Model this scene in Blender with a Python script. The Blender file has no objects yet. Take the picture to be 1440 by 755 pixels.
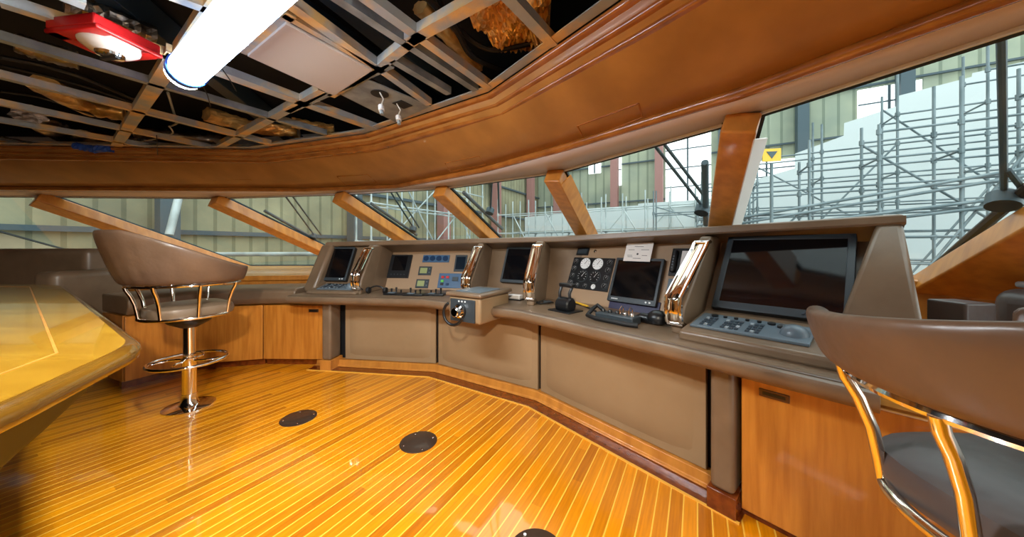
import bpy, math, random
from mathutils import Vector as V, Matrix
random.seed(7)
S = bpy.context.scene
C = bpy.context.collection
# ---------------------------------------------------------------- camera, light, exposure
FPX, EYE, HV = 450.0, 1.2, 348.0          # focal length in px, eye height, horizon row
cd = bpy.data.cameras.new('camera'); cam = bpy.data.objects.new('camera', cd); C.objects.link(cam)
cam.location = (0, 0, EYE); cam.rotation_euler = (math.pi/2, 0, 0)
cd.sensor_width = 36; cd.lens = 36*FPX/1440; cd.shift_y = -(377.5-HV)/1440; cd.clip_start = .02; cd.clip_end = 300
S.camera = cam
S.view_settings.view_transform = 'Standard'; S.view_settings.look = 'None'
S.view_settings.gamma = 1; S.view_settings.use_curve_mapping = False
S.view_settings.exposure = 1.05
w = bpy.data.worlds.new('world'); S.world = w; w.use_nodes = True
w.node_tree.nodes['Background'].inputs[0].default_value = (.93, .98, 1, 1)
w.node_tree.nodes['Background'].inputs[1].default_value = 1.6
LAMP_STRENGTH = 72.0
SPARE_LAMP = 26.0
DOWNLIGHT_WATTS = 150

# ---------------------------------------------------------------- materials
def srgb(r, g, b):
    f = lambda c: (c/255/12.92) if c/255 <= .04045 else ((c/255+.055)/1.055)**2.4
    return (f(r), f(g), f(b), 1)
def mat(name, col, rough=.5, metal=0, coat=0, emis=0, bump=0, bscale=80, var=0, vscale=6, vs=(1, 1, 1), col2=None, detail=5, ramp=(.35, .65), bs=(1,1,1), spec=.5):
    m = bpy.data.materials.new(name); m.use_nodes = True
    N = m.node_tree.nodes; L = m.node_tree.links; b = N['Principled BSDF']
    b.inputs['Base Color'].default_value = col; b.inputs['Roughness'].default_value = rough
    b.inputs['Metallic'].default_value = metal; b.inputs['Coat Weight'].default_value = coat
    b.inputs['Coat Roughness'].default_value = .04; b.inputs['Specular IOR Level'].default_value = spec
    if emis:
        b.inputs['Emission Color'].default_value = col; b.inputs['Emission Strength'].default_value = emis
    tc = N.new('ShaderNodeTexCoord')
    if col2:
        mp = N.new('ShaderNodeMapping'); mp.inputs['Scale'].default_value = vs
        n = N.new('ShaderNodeTexNoise'); n.inputs['Scale'].default_value = vscale; n.inputs['Detail'].default_value = detail
        r = N.new('ShaderNodeValToRGB'); r.color_ramp.elements[0].position = ramp[0]; r.color_ramp.elements[1].position = ramp[1]
        r.color_ramp.elements[0].color = col; r.color_ramp.elements[1].color = col2
        L.new(tc.outputs['Object'], mp.inputs[0]); L.new(mp.outputs[0], n.inputs[0]); L.new(n.outputs[0], r.inputs[0]); L.new(r.outputs[0], b.inputs['Base Color'])
    if bump:
        mp2 = N.new('ShaderNodeMapping'); mp2.inputs['Scale'].default_value = bs
        n2 = N.new('ShaderNodeTexNoise'); n2.inputs['Scale'].default_value = bscale; n2.inputs['Detail'].default_value = 3
        bp = N.new('ShaderNodeBump'); bp.inputs['Strength'].default_value = bump; bp.inputs['Distance'].default_value = .02
        L.new(tc.outputs['Object'], mp2.inputs[0]); L.new(mp2.outputs[0], n2.inputs[0])
        L.new(n2.outputs[0], bp.inputs['Height']); L.new(bp.outputs[0], b.inputs['Normal'])
    return m
M = {}
M['wood'] = mat('varnished_maple', srgb(184, 116, 46), .3, coat=.35, vscale=3, vs=(5, 5, .8), col2=srgb(208, 138, 58))
M['wood_fascia'] = mat('satin_cherry_veneer', srgb(154, 106, 52), .4, coat=.12, vscale=2.2, vs=(1.6, 1.6, .5), col2=srgb(176, 124, 62), spec=.3)
M['wood_trim'] = mat('cherry_moulding', srgb(142, 84, 34), .25, coat=.5, vscale=4, vs=(2, 2, 2), col2=srgb(170, 106, 44))
M['wood_door'] = mat('orange_maple_door', srgb(184, 112, 38), .3, coat=.3, vscale=6, vs=(6, 6, .5), col2=srgb(206, 134, 52))
M['mahogany'] = mat('dark_mahogany', srgb(96, 40, 12), .22, coat=.6, vscale=8, vs=(3, 3, 3), col2=srgb(128, 60, 20))
M['holly'] = mat('pale_holly', srgb(236, 176, 70), .25, coat=.5)
M['leather'] = mat('taupe_leather', srgb(124, 103, 82), .33, bump=.03, bscale=260, col2=srgb(110, 90, 70), vscale=5)
M['leather_panel'] = mat('tan_upholstery', srgb(152, 126, 94), .55, bump=.35, bscale=3, col2=srgb(144, 118, 86), vscale=3)
M['leather_dark'] = mat('brown_leather', srgb(108, 84, 66), .33, bump=.3, bscale=9, col2=srgb(96, 74, 58), vscale=6)
M['leather_gray'] = mat('grey_leather', srgb(84, 76, 74), .4, bump=.3, bscale=8)
M['panel'] = mat('beige_instrument_panel', srgb(158, 130, 102), .5)
M['bezel'] = mat('charcoal_bezel', srgb(52, 60, 66), .4)
M['black'] = mat('black_plastic', srgb(20, 22, 25), .35)
M['rubber'] = mat('black_rubber', srgb(14, 14, 16), .6)
M['screen'] = mat('dark_screen_glass', srgb(12, 12, 15), .08, spec=.6)
M['screen_blue'] = mat('blue_black_screen', srgb(22, 34, 46), .12)
M['key_gray'] = mat('grey_blue_keypad', srgb(96, 110, 120), .35)
M['key_dark'] = mat('slate_keys', srgb(52, 62, 72), .4)
M['key_pale'] = mat('pale_grey_keys', srgb(150, 158, 164), .4)
M['blue_panel'] = mat('blue_switch_panel', srgb(62, 94, 128), .4)
M['blue_dark'] = mat('navy_gauge', srgb(24, 52, 86), .3)
M['navy_strip'] = mat('navy_strip', srgb(42, 40, 72), .5)
M['lcd'] = mat('green_lcd', srgb(150, 160, 110), .3)
M['gauge_white'] = mat('white_dial', srgb(226, 228, 230), .4)
M['gauge_black'] = mat('black_dial', srgb(18, 20, 22), .3)
M['red'] = mat('red_plastic', srgb(160, 12, 14), .4)
M['red_button'] = mat('red_button', srgb(200, 40, 40), .4)
M['green_button'] = mat('green_button', srgb(90, 190, 70), .4)
M['paper'] = mat('paper', srgb(232, 228, 224), .7)
M['ink'] = mat('ink', srgb(60, 60, 66), .7)
M['chrome'] = mat('polished_chrome', (.9, .88, .86, 1), .06, 1)
M['gold_chrome'] = mat('warm_polished_steel', (.93, .84, .72, 1), .1, 1)
M['steel_plate'] = mat('brown_steel_plate', srgb(92, 74, 62), .3, .7)
M['galv'] = mat('galvanised_channel', srgb(164, 170, 174), .45, .3, bump=.2, bscale=20, col2=srgb(222, 184, 124), vscale=5, ramp=(.46, .62))
M['galv_gray'] = mat('grey_steel', srgb(160, 168, 172), .42, .4, col2=srgb(120, 128, 132), vscale=7)
M['white_panel'] = mat('white_ceiling_panel', srgb(176, 168, 162), .6)
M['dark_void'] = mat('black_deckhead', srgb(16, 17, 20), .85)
M['dark_blue_gray'] = mat('painted_deck_beam', srgb(44, 58, 68), .5)
M['foil_gold'] = mat('gold_foil', srgb(252, 214, 140), .3, 1, bump=1.0, bscale=11, col2=srgb(190, 140, 80), vscale=6)
leafm = M['foil_gold'].node_tree.nodes['Principled BSDF'].inputs['Metallic']; leafm.default_value = .55
M['foil_silver'] = mat('silver_foil', srgb(214, 202, 186), .36, 1, bump=1.0, bscale=12, col2=srgb(130, 110, 90), vscale=7)
M['cable'] = mat('black_cable', srgb(16, 16, 18), .55)
M['cable_white'] = mat('white_cable', srgb(196, 190, 180), .5)
M['blue_tape'] = mat('blue_tape', srgb(30, 76, 170), .5)
M['white'] = mat('white_paint', srgb(222, 216, 212), .4)
M['soffit'] = mat('pale_soffit', srgb(206, 192, 186), .45)
M['seal'] = mat('dark_window_seal', srgb(22, 34, 38), .5)
M['lamp'] = mat('fluorescent_tube', (.86, .95, 1, 1), .4, emis=LAMP_STRENGTH)
M['tray'] = mat('translucent_blue_white_sleeve', (.45, .62, .9, 1), .2, emis=1.4)
M['lamp2'] = mat('warm_fluorescent_tube', (1, .9, .74, 1), .4, emis=SPARE_LAMP)
M['scaf'] = mat('weathered_scaffold_tube', srgb(122, 134, 138), .5, .3, col2=srgb(86, 100, 104), vscale=2)
M['scaf_pale'] = mat('pale_scaffold_tube', srgb(188, 196, 196), .5, .2, col2=srgb(140, 150, 150), vscale=2)
M['plank'] = mat('scaffold_plank', srgb(150, 148, 138), .7)
M['tarp'] = mat('white_shrink_wrap', srgb(190, 196, 196), .5, bump=.5, bscale=1.2)
M['red_steel'] = mat('pale_red_steel', srgb(150, 104, 98), .6)
M['teal_steel'] = mat('blue_grey_steel', srgb(62, 78, 86), .6)
M['day'] = mat('translucent_daylight_sheet', (1, .96, .98, 1), .5, emis=.75)
M['yellow'] = mat('yellow_sign', srgb(226, 176, 50), .5)
M['concrete'] = mat('concrete', srgb(120, 122, 118), .9, col2=srgb(96, 98, 96), vscale=.6)
M['hull'] = mat('white_gelcoat', srgb(215, 218, 220), .35)
M['cloth'] = mat('pale_blue_cloth', srgb(176, 192, 208), .9)
def leaf(m, b, k, v): m.node_tree.nodes[b].inputs[k].default_value = v
# glass
gm = bpy.data.materials.new('tinted_window_glass'); gm.use_nodes = True
N = gm.node_tree.nodes; L = gm.node_tree.links; N.clear()
out = N.new('ShaderNodeOutputMaterial'); mx = N.new('ShaderNodeMixShader'); tr = N.new('ShaderNodeBsdfTransparent'); gl = N.new('ShaderNodeBsdfGlossy')
tr.inputs[0].default_value = (.92, .98, .97, 1); gl.inputs['Roughness'].default_value = .02; lw = N.new('ShaderNodeLayerWeight'); lw.inputs[0].default_value = .5
pw = N.new('ShaderNodeMath'); pw.operation = 'POWER'; pw.inputs[1].default_value = 4; L.new(lw.outputs['Facing'], pw.inputs[0])
ml = N.new('ShaderNodeMath'); ml.operation = 'MULTIPLY_ADD'; ml.inputs[1].default_value = .3; ml.inputs[2].default_value = .02; L.new(pw.outputs[0], ml.inputs[0])
L.new(ml.outputs[0], mx.inputs[0]); L.new(tr.outputs[0], mx.inputs[1]); L.new(gl.outputs[0], mx.inputs[2]); L.new(mx.outputs[0], out.inputs[0])
M['glass'] = gm
# varnished table top with inlaid sections
tm = mat('high_gloss_maple_top', srgb(134, 92, 16), .2, coat=1, vscale=2.5, vs=(1, 5, 1), col2=srgb(160, 116, 28)); M['table'] = tm; tm.node_tree.nodes['Principled BSDF'].inputs['Coat Weight'].default_value = .5
tm.node_tree.nodes['Principled BSDF'].inputs['Coat Roughness'].default_value = .03
M['table_edge'] = mat('table_edge_varnish', srgb(108, 72, 16), .15, coat=.9, vscale=3, col2=srgb(84, 54, 12))
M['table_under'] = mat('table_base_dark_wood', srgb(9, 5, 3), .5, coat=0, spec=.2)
# floor planks
def floor_mat():
    m = bpy.data.materials.new('teak_and_holly_floor'); m.use_nodes = True
    N = m.node_tree.nodes; L = m.node_tree.links; b = N['Principled BSDF']
    def math_(op, a, c=None):
        n = N.new('ShaderNodeMath'); n.operation = op
        for i, x in enumerate((a, c)):
            if x is None: continue
            if isinstance(x, (int, float)): n.inputs[i].default_value = x
            else: L.new(x, n.inputs[i])
        return n.outputs[0]
    tc = N.new('ShaderNodeTexCoord')
    def dot(vx):
        n = N.new('ShaderNodeVectorMath'); n.operation = 'DOT_PRODUCT'; L.new(tc.outputs['Object'], n.inputs[0]); n.inputs[1].default_value = vx; return n.outputs['Value']
    t = math_('DIVIDE', dot((.866, -.5, 0)), .0565); a = dot((.5, .866, 0))
    frn = math_('FRACT', t); idn = math_('FLOOR', t)
    line = math_('LESS_THAN', frn, .105)
    wn = N.new('ShaderNodeTexWhiteNoise'); wn.noise_dimensions = '1D'; L.new(idn, wn.inputs['W'])
    seg = math_('FLOOR', math_('ADD', math_('DIVIDE', a, 1.3), math_('MULTIPLY', wn.outputs['Value'], 7)))
    cb = N.new('ShaderNodeCombineXYZ'); L.new(idn, cb.inputs[0]); L.new(seg, cb.inputs[1])
    wn2 = N.new('ShaderNodeTexWhiteNoise'); wn2.noise_dimensions = '2D'; L.new(cb.outputs[0], wn2.inputs['Vector'])
    g = N.new('ShaderNodeCombineXYZ'); L.new(math_('MULTIPLY', a, 2.5), g.inputs[0]); L.new(math_('MULTIPLY', t, 3.0), g.inputs[1])
    no = N.new('ShaderNodeTexNoise'); no.inputs['Scale'].default_value = 1.5; no.inputs['Detail'].default_value = 6; L.new(g.outputs[0], no.inputs[0])
    big = N.new('ShaderNodeTexNoise'); big.inputs['Scale'].default_value = 1.3; big.inputs['Detail'].default_value = 2; L.new(tc.outputs['Object'], big.inputs[0])
    f = math_('ADD', math_('ADD', math_('MULTIPLY', wn2.outputs['Value'], .42), math_('MULTIPLY', no.outputs[0], .55)), math_('MULTIPLY', big.outputs[0], .12))
    r = N.new('ShaderNodeValToRGB'); e = r.color_ramp.elements
    e[0].position = .15; e[0].color = srgb(156, 78, 2); e[1].position = .85; e[1].color = srgb(244, 152, 8)
    L.new(f, r.inputs[0])
    mi = N.new('ShaderNodeMixRGB'); L.new(line, mi.inputs[0]); L.new(r.outputs[0], mi.inputs[1]); mi.inputs[2].default_value = srgb(246, 190, 70)
    L.new(mi.outputs[0], b.inputs['Base Color']); b.inputs['Roughness'].default_value = .3
    b.inputs['Coat Weight'].default_value = .8; b.inputs['Coat Roughness'].default_value = .05
    w2 = N.new('ShaderNodeTexNoise'); w2.inputs['Scale'].default_value = 6; L.new(tc.outputs['Object'], w2.inputs[0])
    bp = N.new('ShaderNodeBump'); bp.inputs['Strength'].default_value = .06; bp.inputs['Distance'].default_value = .02; L.new(w2.outputs[0], bp.inputs['Height']); L.new(bp.outputs[0], b.inputs['Coat Normal'])
    return m
M['floor'] = floor_mat()
def corrugated(name, c1, c2, scale, direction):
    m = bpy.data.materials.new(name); m.use_nodes = True
    N = m.node_tree.nodes; L = m.node_tree.links; b = N['Principled BSDF']
    tc = N.new('ShaderNodeTexCoord'); n = N.new('ShaderNodeVectorMath'); n.operation = 'DOT_PRODUCT'; n.inputs[1].default_value = direction; L.new(tc.outputs['Object'], n.inputs[0])
    mu = N.new('ShaderNodeMath'); mu.operation = 'MULTIPLY'; mu.inputs[1].default_value = scale; L.new(n.outputs['Value'], mu.inputs[0])
    fr = N.new('ShaderNodeMath'); fr.operation = 'FRACT'; L.new(mu.outputs[0], fr.inputs[0])
    pp = N.new('ShaderNodeMath'); pp.operation = 'GREATER_THAN'; pp.inputs[1].default_value = .8; L.new(fr.outputs[0], pp.inputs[0])
    no = N.new('ShaderNodeTexNoise'); no.inputs['Scale'].default_value = .5; no.inputs['Detail'].default_value = 5; L.new(tc.outputs['Object'], no.inputs[0])
    r = N.new('ShaderNodeValToRGB'); r.color_ramp.elements[0].color = c1; r.color_ramp.elements[1].color = c2; r.color_ramp.elements[0].position = .35; r.color_ramp.elements[1].position = .65
    L.new(no.outputs[0], r.inputs[0])
    mi = N.new('ShaderNodeMixRGB'); mi.blend_type = 'MULTIPLY'; mi.inputs[2].default_value = (.62, .66, .64, 1); L.new(pp.outputs[0], mi.inputs[0]); L.new(r.outputs[0], mi.inputs[1]); L.new(mi.outputs[0], b.inputs['Base Color'])
    b.inputs['Roughness'].default_value = .7
    bp = N.new('ShaderNodeBump'); bp.inputs['Strength'].default_value = .6; bp.inputs['Distance'].default_value = .05; L.new(fr.outputs[0], bp.inputs['Height']); L.new(bp.outputs[0], b.inputs['Normal'])
    return m
M['corr'] = corrugated('sage_corrugated_sheet', srgb(116, 114, 92), srgb(158, 152, 120), 2.4, (.5, .866, 0))
M['corr2'] = corrugated('grey_green_corrugated_sheet', srgb(138, 146, 130), srgb(162, 166, 142), 1.6, (.866, -.5, 0))

# ---------------------------------------------------------------- mesh helpers
def rotz2(p, a): return V((p[0]*math.cos(a)-p[1]*math.sin(a), p[0]*math.sin(a)+p[1]*math.cos(a), p[2]))
class MB:
    def __init__(s): s.v = []; s.f = []
    def add(s, vs, fs):
        o = len(s.v); s.v += [tuple(p) for p in vs]; s.f += [tuple(i+o for i in f) for f in fs]; return s
    def box(s, c, sx, sy, sz, ex=(1, 0, 0), ey=(0, 1, 0), ez=(0, 0, 1)):
        c = V(c); ex = V(ex).normalized()*sx/2; ey = V(ey).normalized()*sy/2; ez = V(ez).normalized()*sz/2
        vs = [c+ex*a+ey*b+ez*d for d in (-1, 1) for a, b in ((-1, -1), (1, -1), (1, 1), (-1, 1))]
        return s.add(vs, [(3, 2, 1, 0), (4, 5, 6, 7), (0, 1, 5, 4), (1, 2, 6, 5), (2, 3, 7, 6), (3, 0, 4, 7)])
    def bar(s, p, q, w_, h, up=(0, 0, 1)):
        p = V(p); q = V(q); d = (q-p); L_ = d.length; d.normalize(); sd = d.cross(V(up)).normalized(); u = sd.cross(d).normalized()
        return s.box((p+q)/2, L_, w_, h, d, sd, u)
    def tube(s, pts, r, n=10, closed=False, caps=True, ry=None):
        pts = [V(p) for p in pts]; m = len(pts); rs = r if isinstance(r, (list, tuple)) else [r]*m; vs = []; up = None
        for i, p in enumerate(pts):
            if closed: t = pts[(i+1) % m]-pts[i-1]
            else: t = pts[min(i+1, m-1)]-pts[max(i-1, 0)]
            t.normalize()
            if up is None: up = V((0, 0, 1)) if abs(t.z) < .9 else V((1, 0, 0))
            a = t.cross(up).normalized(); b = a.cross(t).normalized(); up = b
            for k in range(n):
                an = 2*math.pi*k/n; vs.append(p+a*math.cos(an)*rs[i]+b*math.sin(an)*(rs[i] if ry is None else ry))
        fs = []
        for i in range(m if closed else m-1):
            j = (i+1) % m
            for k in range(n): fs.append((i*n+k, i*n+(k+1) % n, j*n+(k+1) % n, j*n+k))
        if not closed and caps: fs += [tuple(range(n-1, -1, -1)), tuple((m-1)*n+k for k in range(n))]
        return s.add(vs, fs)
    def lathe(s, prof, c, n=32, ax=None):
        c = V(c); vs = []; m = len(prof)
        if ax is None: ex, ey, ez = V((1, 0, 0)), V((0, 1, 0)), V((0, 0, 1))
        else:
            ez = V(ax).normalized(); ex = ez.cross(V((0, 0, 1)) if abs(ez.z) < .9 else V((1, 0, 0))).normalized(); ey = ez.cross(ex)
        for r, z in prof:
            for k in range(n):
                a = 2*math.pi*k/n; vs.append(c+ex*r*math.cos(a)+ey*r*math.sin(a)+ez*z)
        fs = [(i*n+k, i*n+(k+1) % n, (i+1)*n+(k+1) % n, (i+1)*n+k) for i in range(m-1) for k in range(n)]
        fs += [tuple(range(n-1, -1, -1)), tuple((m-1)*n+k for k in range(n))]
        return s.add(vs, fs)
    def prism(s, pts, z0, z1):                                  # vertical prism; z may be per-point lists
        n = len(pts); a = z0 if isinstance(z0, (list, tuple)) else [z0]*n; b = z1 if isinstance(z1, (list, tuple)) else [z1]*n
        vs = [(p[0], p[1], a[i]) for i, p in enumerate(pts)]+[(p[0], p[1], b[i]) for i, p in enumerate(pts)]
        return s.add(vs, [tuple(range(n-1, -1, -1)), tuple(range(n, 2*n))]+[(i, (i+1) % n, n+(i+1) % n, n+i) for i in range(n)])
    def slab(s, pts, th, nrm):                                  # planar polygon with thickness
        n = len(pts); q = V(nrm).normalized()*th; vs = [V(p) for p in pts]+[V(p)+q for p in pts]
        return s.add(vs, [tuple(range(n-1, -1, -1)), tuple(range(n, 2*n))]+[(i, (i+1) % n, n+(i+1) % n, n+i) for i in range(n)])
    def sweep(s, path, prof, closed_prof=True):                 # path of (x,y,z); profile of (outward, up)
        m = len(path); n = len(prof); vs = []
        for i in range(m):
            ns = []
            for a, b in ((i-1, i), (i, i+1)):
                if a < 0 or b >= m: continue
                d = V((path[b][0]-path[a][0], path[b][1]-path[a][1])); d.normalize(); ns.append(V((-d.y, d.x)))
            nn = ns[0] if len(ns) == 1 else (ns[0]+ns[1]); nn.normalize(); k = 1/max(.5, nn.dot(ns[0]))
            for (o, z) in prof: vs.append((path[i][0]+nn.x*o*k, path[i][1]+nn.y*o*k, path[i][2]+z))
        fs = [(i*n+k, (i+1)*n+k, (i+1)*n+(k+1) % n, i*n+(k+1) % n) for i in range(m-1) for k in range(n if closed_prof else n-1)]
        if closed_prof: fs += [tuple(range(n)), tuple((m-1)*n+k for k in range(n-1, -1, -1))]
        return s.add(vs, fs)
    def loft(s, A, B):
        n = len(A); return s.add(list(A)+list(B), [(i, i+1, n+i+1, n+i) for i in range(n-1)])
    def build(s, name, m, parent=None, bevel=0, smooth=40, solid=0, sub=0, seg=3, origin=None):
        me = bpy.data.meshes.new(name)
        base = V((0, 0, 0))
        if parent is not None:
            base = V((0, 0, 0))
            pr = parent
            while pr is not None: base += pr.location; pr = pr.parent
        elif origin is not None: base = V(origin)
        me.from_pydata([tuple(V(p)-base) for p in s.v], [], s.f); me.validate()
        import bmesh
        bm = bmesh.new(); bm.from_mesh(me); bmesh.ops.recalc_face_normals(bm, faces=bm.faces); bm.to_mesh(me); bm.free()
        me.materials.append(m if not isinstance(m, str) else M[m])
        if smooth:
            for p in me.polygons: p.use_smooth = True
            me.set_sharp_from_angle(angle=math.radians(smooth))
        o = bpy.data.objects.new(name, me); C.objects.link(o)
        if parent is not None: o.parent = parent
        elif origin is not None: o.location = base
        if bevel:
            b = o.modifiers.new('bevel', 'BEVEL'); b.width = bevel; b.segments = seg; b.limit_method = 'ANGLE'; b.angle_limit = math.radians(35)
        if solid:
            b = o.modifiers.new('solid', 'SOLIDIFY'); b.thickness = solid; b.offset = 0
        if sub:
            b = o.modifiers.new('sub', 'SUBSURF'); b.levels = sub; b.render_levels = sub
        return o
def thing(name, label, cat, loc=(0, 0, 0), group=None):
    o = bpy.data.objects.new(name, None); C.objects.link(o); o.location = loc; o.empty_display_size = .05
    return tag(o, label, cat, group)
def tag(o, label, cat, group=None, kind=None):
    o['label'] = label; o['category'] = cat
    if group: o['group'] = group
    if kind: o['kind'] = kind
    return o
def struct(o, label=None, cat=None):
    o['kind'] = 'structure'
    if label: o['label'] = label
    if cat: o['category'] = cat
    return o
CAM = V((0, 0, EYE))
def ray(u, v): return V(((u-720)/FPX, 1, (HV-v)/FPX))
def at_z(u, v, z): r = ray(u, v); return CAM+r*((z-EYE)/r.z)
def at_y(u, v, y): return CAM+ray(u, v)*y
class Plane:
    def __init__(s, o, ex, ey):
        s.o = V(o); s.ex = V(ex).normalized(); s.n = s.ex.cross(V(ey)).normalized(); s.ey = s.n.cross(s.ex).normalized()
    def ab(s, u, v):
        r = ray(u, v); t = (s.o-CAM).dot(s.n)/r.dot(s.n); p = CAM+r*t-s.o; return p.dot(s.ex), p.dot(s.ey)
    def P(s, a, b, w_=0): return s.o+s.ex*a+s.ey*b+s.n*w_
    def rect(s, bl, tr): a0, b0 = s.ab(*bl); a1, b1 = s.ab(*tr); return (a0+a1)/2, (b0+b1)/2, a1-a0, b1-b0
    def plate(s, mb, a, b, wa, hb, w0, w1): return mb.box(s.P(a, b, (w0+w1)/2), wa, hb, w1-w0, s.ex, s.ey, s.n)
    def disc(s, mb, a, b, r, w0, w1, n=24): return mb.lathe([(r, w0), (r, w1)], s.P(a, b), n, s.n)
def lerp(a, b, t): return a+(b-a)*t

# ---------------------------------------------------------------- plan of the wheelhouse
A_, B_, C_ = V((-1.72, 3.23)), V((-.73, 3.09)), V((.207, 2.51))
dCD = V((.648, -.762)); nCD = V((.762, .648)); dBC = (C_-B_).normalized(); nBC = V((-dBC.y, dBC.x)); dAB = (B_-A_).normalized(); nAB = V((-dAB.y, dAB.x))
LEFT = A_-dAB*.42
RIGHT = C_+dCD*1.9
FAC = [LEFT, B_, C_, RIGHT]
def p3(p, z): return (p[0], p[1], z)
def off(path, d):                                               # offset a plan polyline outward (+) / inward (-)
    r = []
    for i in range(len(path)):
        ns = []
        for a, b in ((i-1, i), (i, i+1)):
            if a < 0 or b >= len(path): continue
            e = (path[b]-path[a]).normalized(); ns.append(V((-e.y, e.x)))
        nn = ns[0] if len(ns) == 1 else (ns[0]+ns[1]).normalized(); r.append(path[i]+nn*(d/nn.dot(ns[0])))
    return r
D3 = V((.533, 1, -.538))                                        # rake of the windows
GH = [V(p) for p in ((-8.2, 4.0), (-6.0, 4.12), (-3.86, 4.24), (-2.06, 3.92), (-.75, 3.54), (.40, 2.79), (1.18, 1.63), (1.82, .36), (2.4, -1.0), (2.6, -2.8))]
HEAD = 1.87
SILLZ = [.85, .85, .85, .85, .85, .9, .95, 1.0, 1.0, 1.0]
def gpt(i, z): s_ = (HEAD-z)/.538; return V((GH[i].x+.533*s_, GH[i].y+s_, z))
OUT = [V(p) for p in ((-8.5, 3.6), (-6, 3.75), (-2.48, 3.84), (-1.3, 3.62), (-.25, 2.86), (.39, 2.2), (1.03, 1.44), (1.38, .86), (1.85, -.1), (2.25, -1.1), (2.4, -2.8))]
IN = [V(p) for p in ((-8.0, 3.0), (-5.04, 3.15), (-2.63, 3.28), (-1.29, 2.83), (-.14, 2.08), (.46, 1.30), (1.0, .55), (1.4, -.3), (1.6, -1.2), (1.7, -2.8))]

# ---------------------------------------------------------------- structure
fl = MB().prism([(-9, -3), (2.75, -3), (3.3, 1), (3.0, 2.6), (1.9, 4.1), (.2, 5.3), (-1.6, 5.9), (-9, 6.2)], -.06, 0)
struct(fl.build('floor', 'floor', smooth=0), 'glossy teak planks with pale holly stripes', 'floor')
# deckhead above the ceiling void
rp = [tuple(p) for p in GH]+[(2.6, -3.1), (-8.2, -3.1)]
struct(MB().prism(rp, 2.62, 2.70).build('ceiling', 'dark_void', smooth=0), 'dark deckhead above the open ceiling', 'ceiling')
struct(MB().sweep([(p.x, p.y, 0) for p in GH], [(0, HEAD-.02), (.04, HEAD-.02), (.04, 2.64), (0, 2.64)]).build('trim_1', 'hull', smooth=0))
# walls under the glass
lows = [gpt(i, SILLZ[i]) for i in range(10)]
b = MB()
b.sweep([(p.x, p.y, 0) for p in lows], [(0.0, -.05), (.05, -.05), (.05, .84), (0.0, .84)])
struct(b.build('wall_front', 'hull', smooth=0))
struct(MB().box((-3, -3.05, 1.3), 11.5, .08, 2.7).build('wall_back', 'wood_fascia', smooth=0))
struct(MB().box((-8.3, .6, 1.3), .08, 7.4, 2.7).build('wall_left', 'wood_fascia', smooth=0))
# fascia (sloping cherry headliner band)
def resample(path, n):
    L_ = [0]
    for i in range(len(path)-1): L_.append(L_[-1]+(path[i+1]-path[i]).length)
    r = []
    for k in range(n):
        t = L_[-1]*k/(n-1)
        for i in range(len(path)-1):
            if t <= L_[i+1]+1e-9: r.append(path[i].lerp(path[i+1], (t-L_[i])/(L_[i+1]-L_[i]))); break
    return r
pairs = [(V((-8.0, 3.0)), V((-8.5, 3.6))), (V((-5.04, 3.15)), V((-6, 3.75))), (IN[2], V((-2.7, 3.84))), (IN[3], V((-1.1, 3.52))), (IN[4], V((.2, 2.40))), (IN[5], V((1.03, 1.44))), (IN[6], V((1.38, .86))), (IN[7], OUT[8]), (IN[8], OUT[9]), (IN[9], OUT[10])]
def near(path, q):
    best = None
    for i in range(len(path)-1):
        e = path[i+1]-path[i]; t = max(0, min(1, (q-path[i]).dot(e)/e.length_squared)); c = path[i]+e*t; d = (c-q).length
        if best is None or d < best[0]: best = (d, c)
    return best[1]
rows = []
for k in range(5):
    s_ = k/4; z = lerp(2.19, 1.905, s_)-.03*math.sin(math.pi*s_)
    row = []
    for i in range(len(pairs)-1):
        for j in range(6):
            t = j/6; a = pairs[i][0].lerp(pairs[i+1][0], t); o = near(OUT, pairs[i][1].lerp(pairs[i+1][1], t)); q = a.lerp(o, s_); row.append((q.x, q.y, z))
    rows.append(row)
b = MB(); nr = len(rows[0])
b.add([p for r in rows for p in r], [(k*nr+i, k*nr+i+1, (k+1)*nr+i+1, (k+1)*nr+i) for k in range(4) for i in range(nr-1)])
struct(b.build('trim_2', 'wood_fascia', solid=.012, smooth=14), 'sloping cherry veneer band above the windows', 'headliner')
inp = [(p.x, p.y, 2.2) for p in IN]
for k, (o, z, h_, wd) in enumerate(((-.02, -.028, .03, .055), (.042, -.066, .05, .045), (.096, -.104, .06, .045))):
    struct(MB().sweep(inp, [(o, z), (o+wd, z), (o+wd, z+h_), (o, z+h_)]).build('trim_%d' % (3+k), 'wood_trim', bevel=.01))
outp = [(p.x, p.y, 1.895) for p in OUT]
struct(MB().sweep(outp, [(.03*math.cos(a)-.005, .028*math.sin(a)) for a in [i*math.pi/5 for i in range(10)]]).build('trim_6', 'wood_trim'), 'half round cherry moulding along the window head', 'moulding')
# soffit between moulding and glass
gs = resample(GH, 70)
struct(MB().loft([p3(near(OUT, q), 1.893) for q in gs], [(q.x, q.y, 1.868) for q in gs]).build('trim_7', 'soffit', solid=.01, smooth=20), 'pale soffit between moulding and glass', 'soffit')
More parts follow.
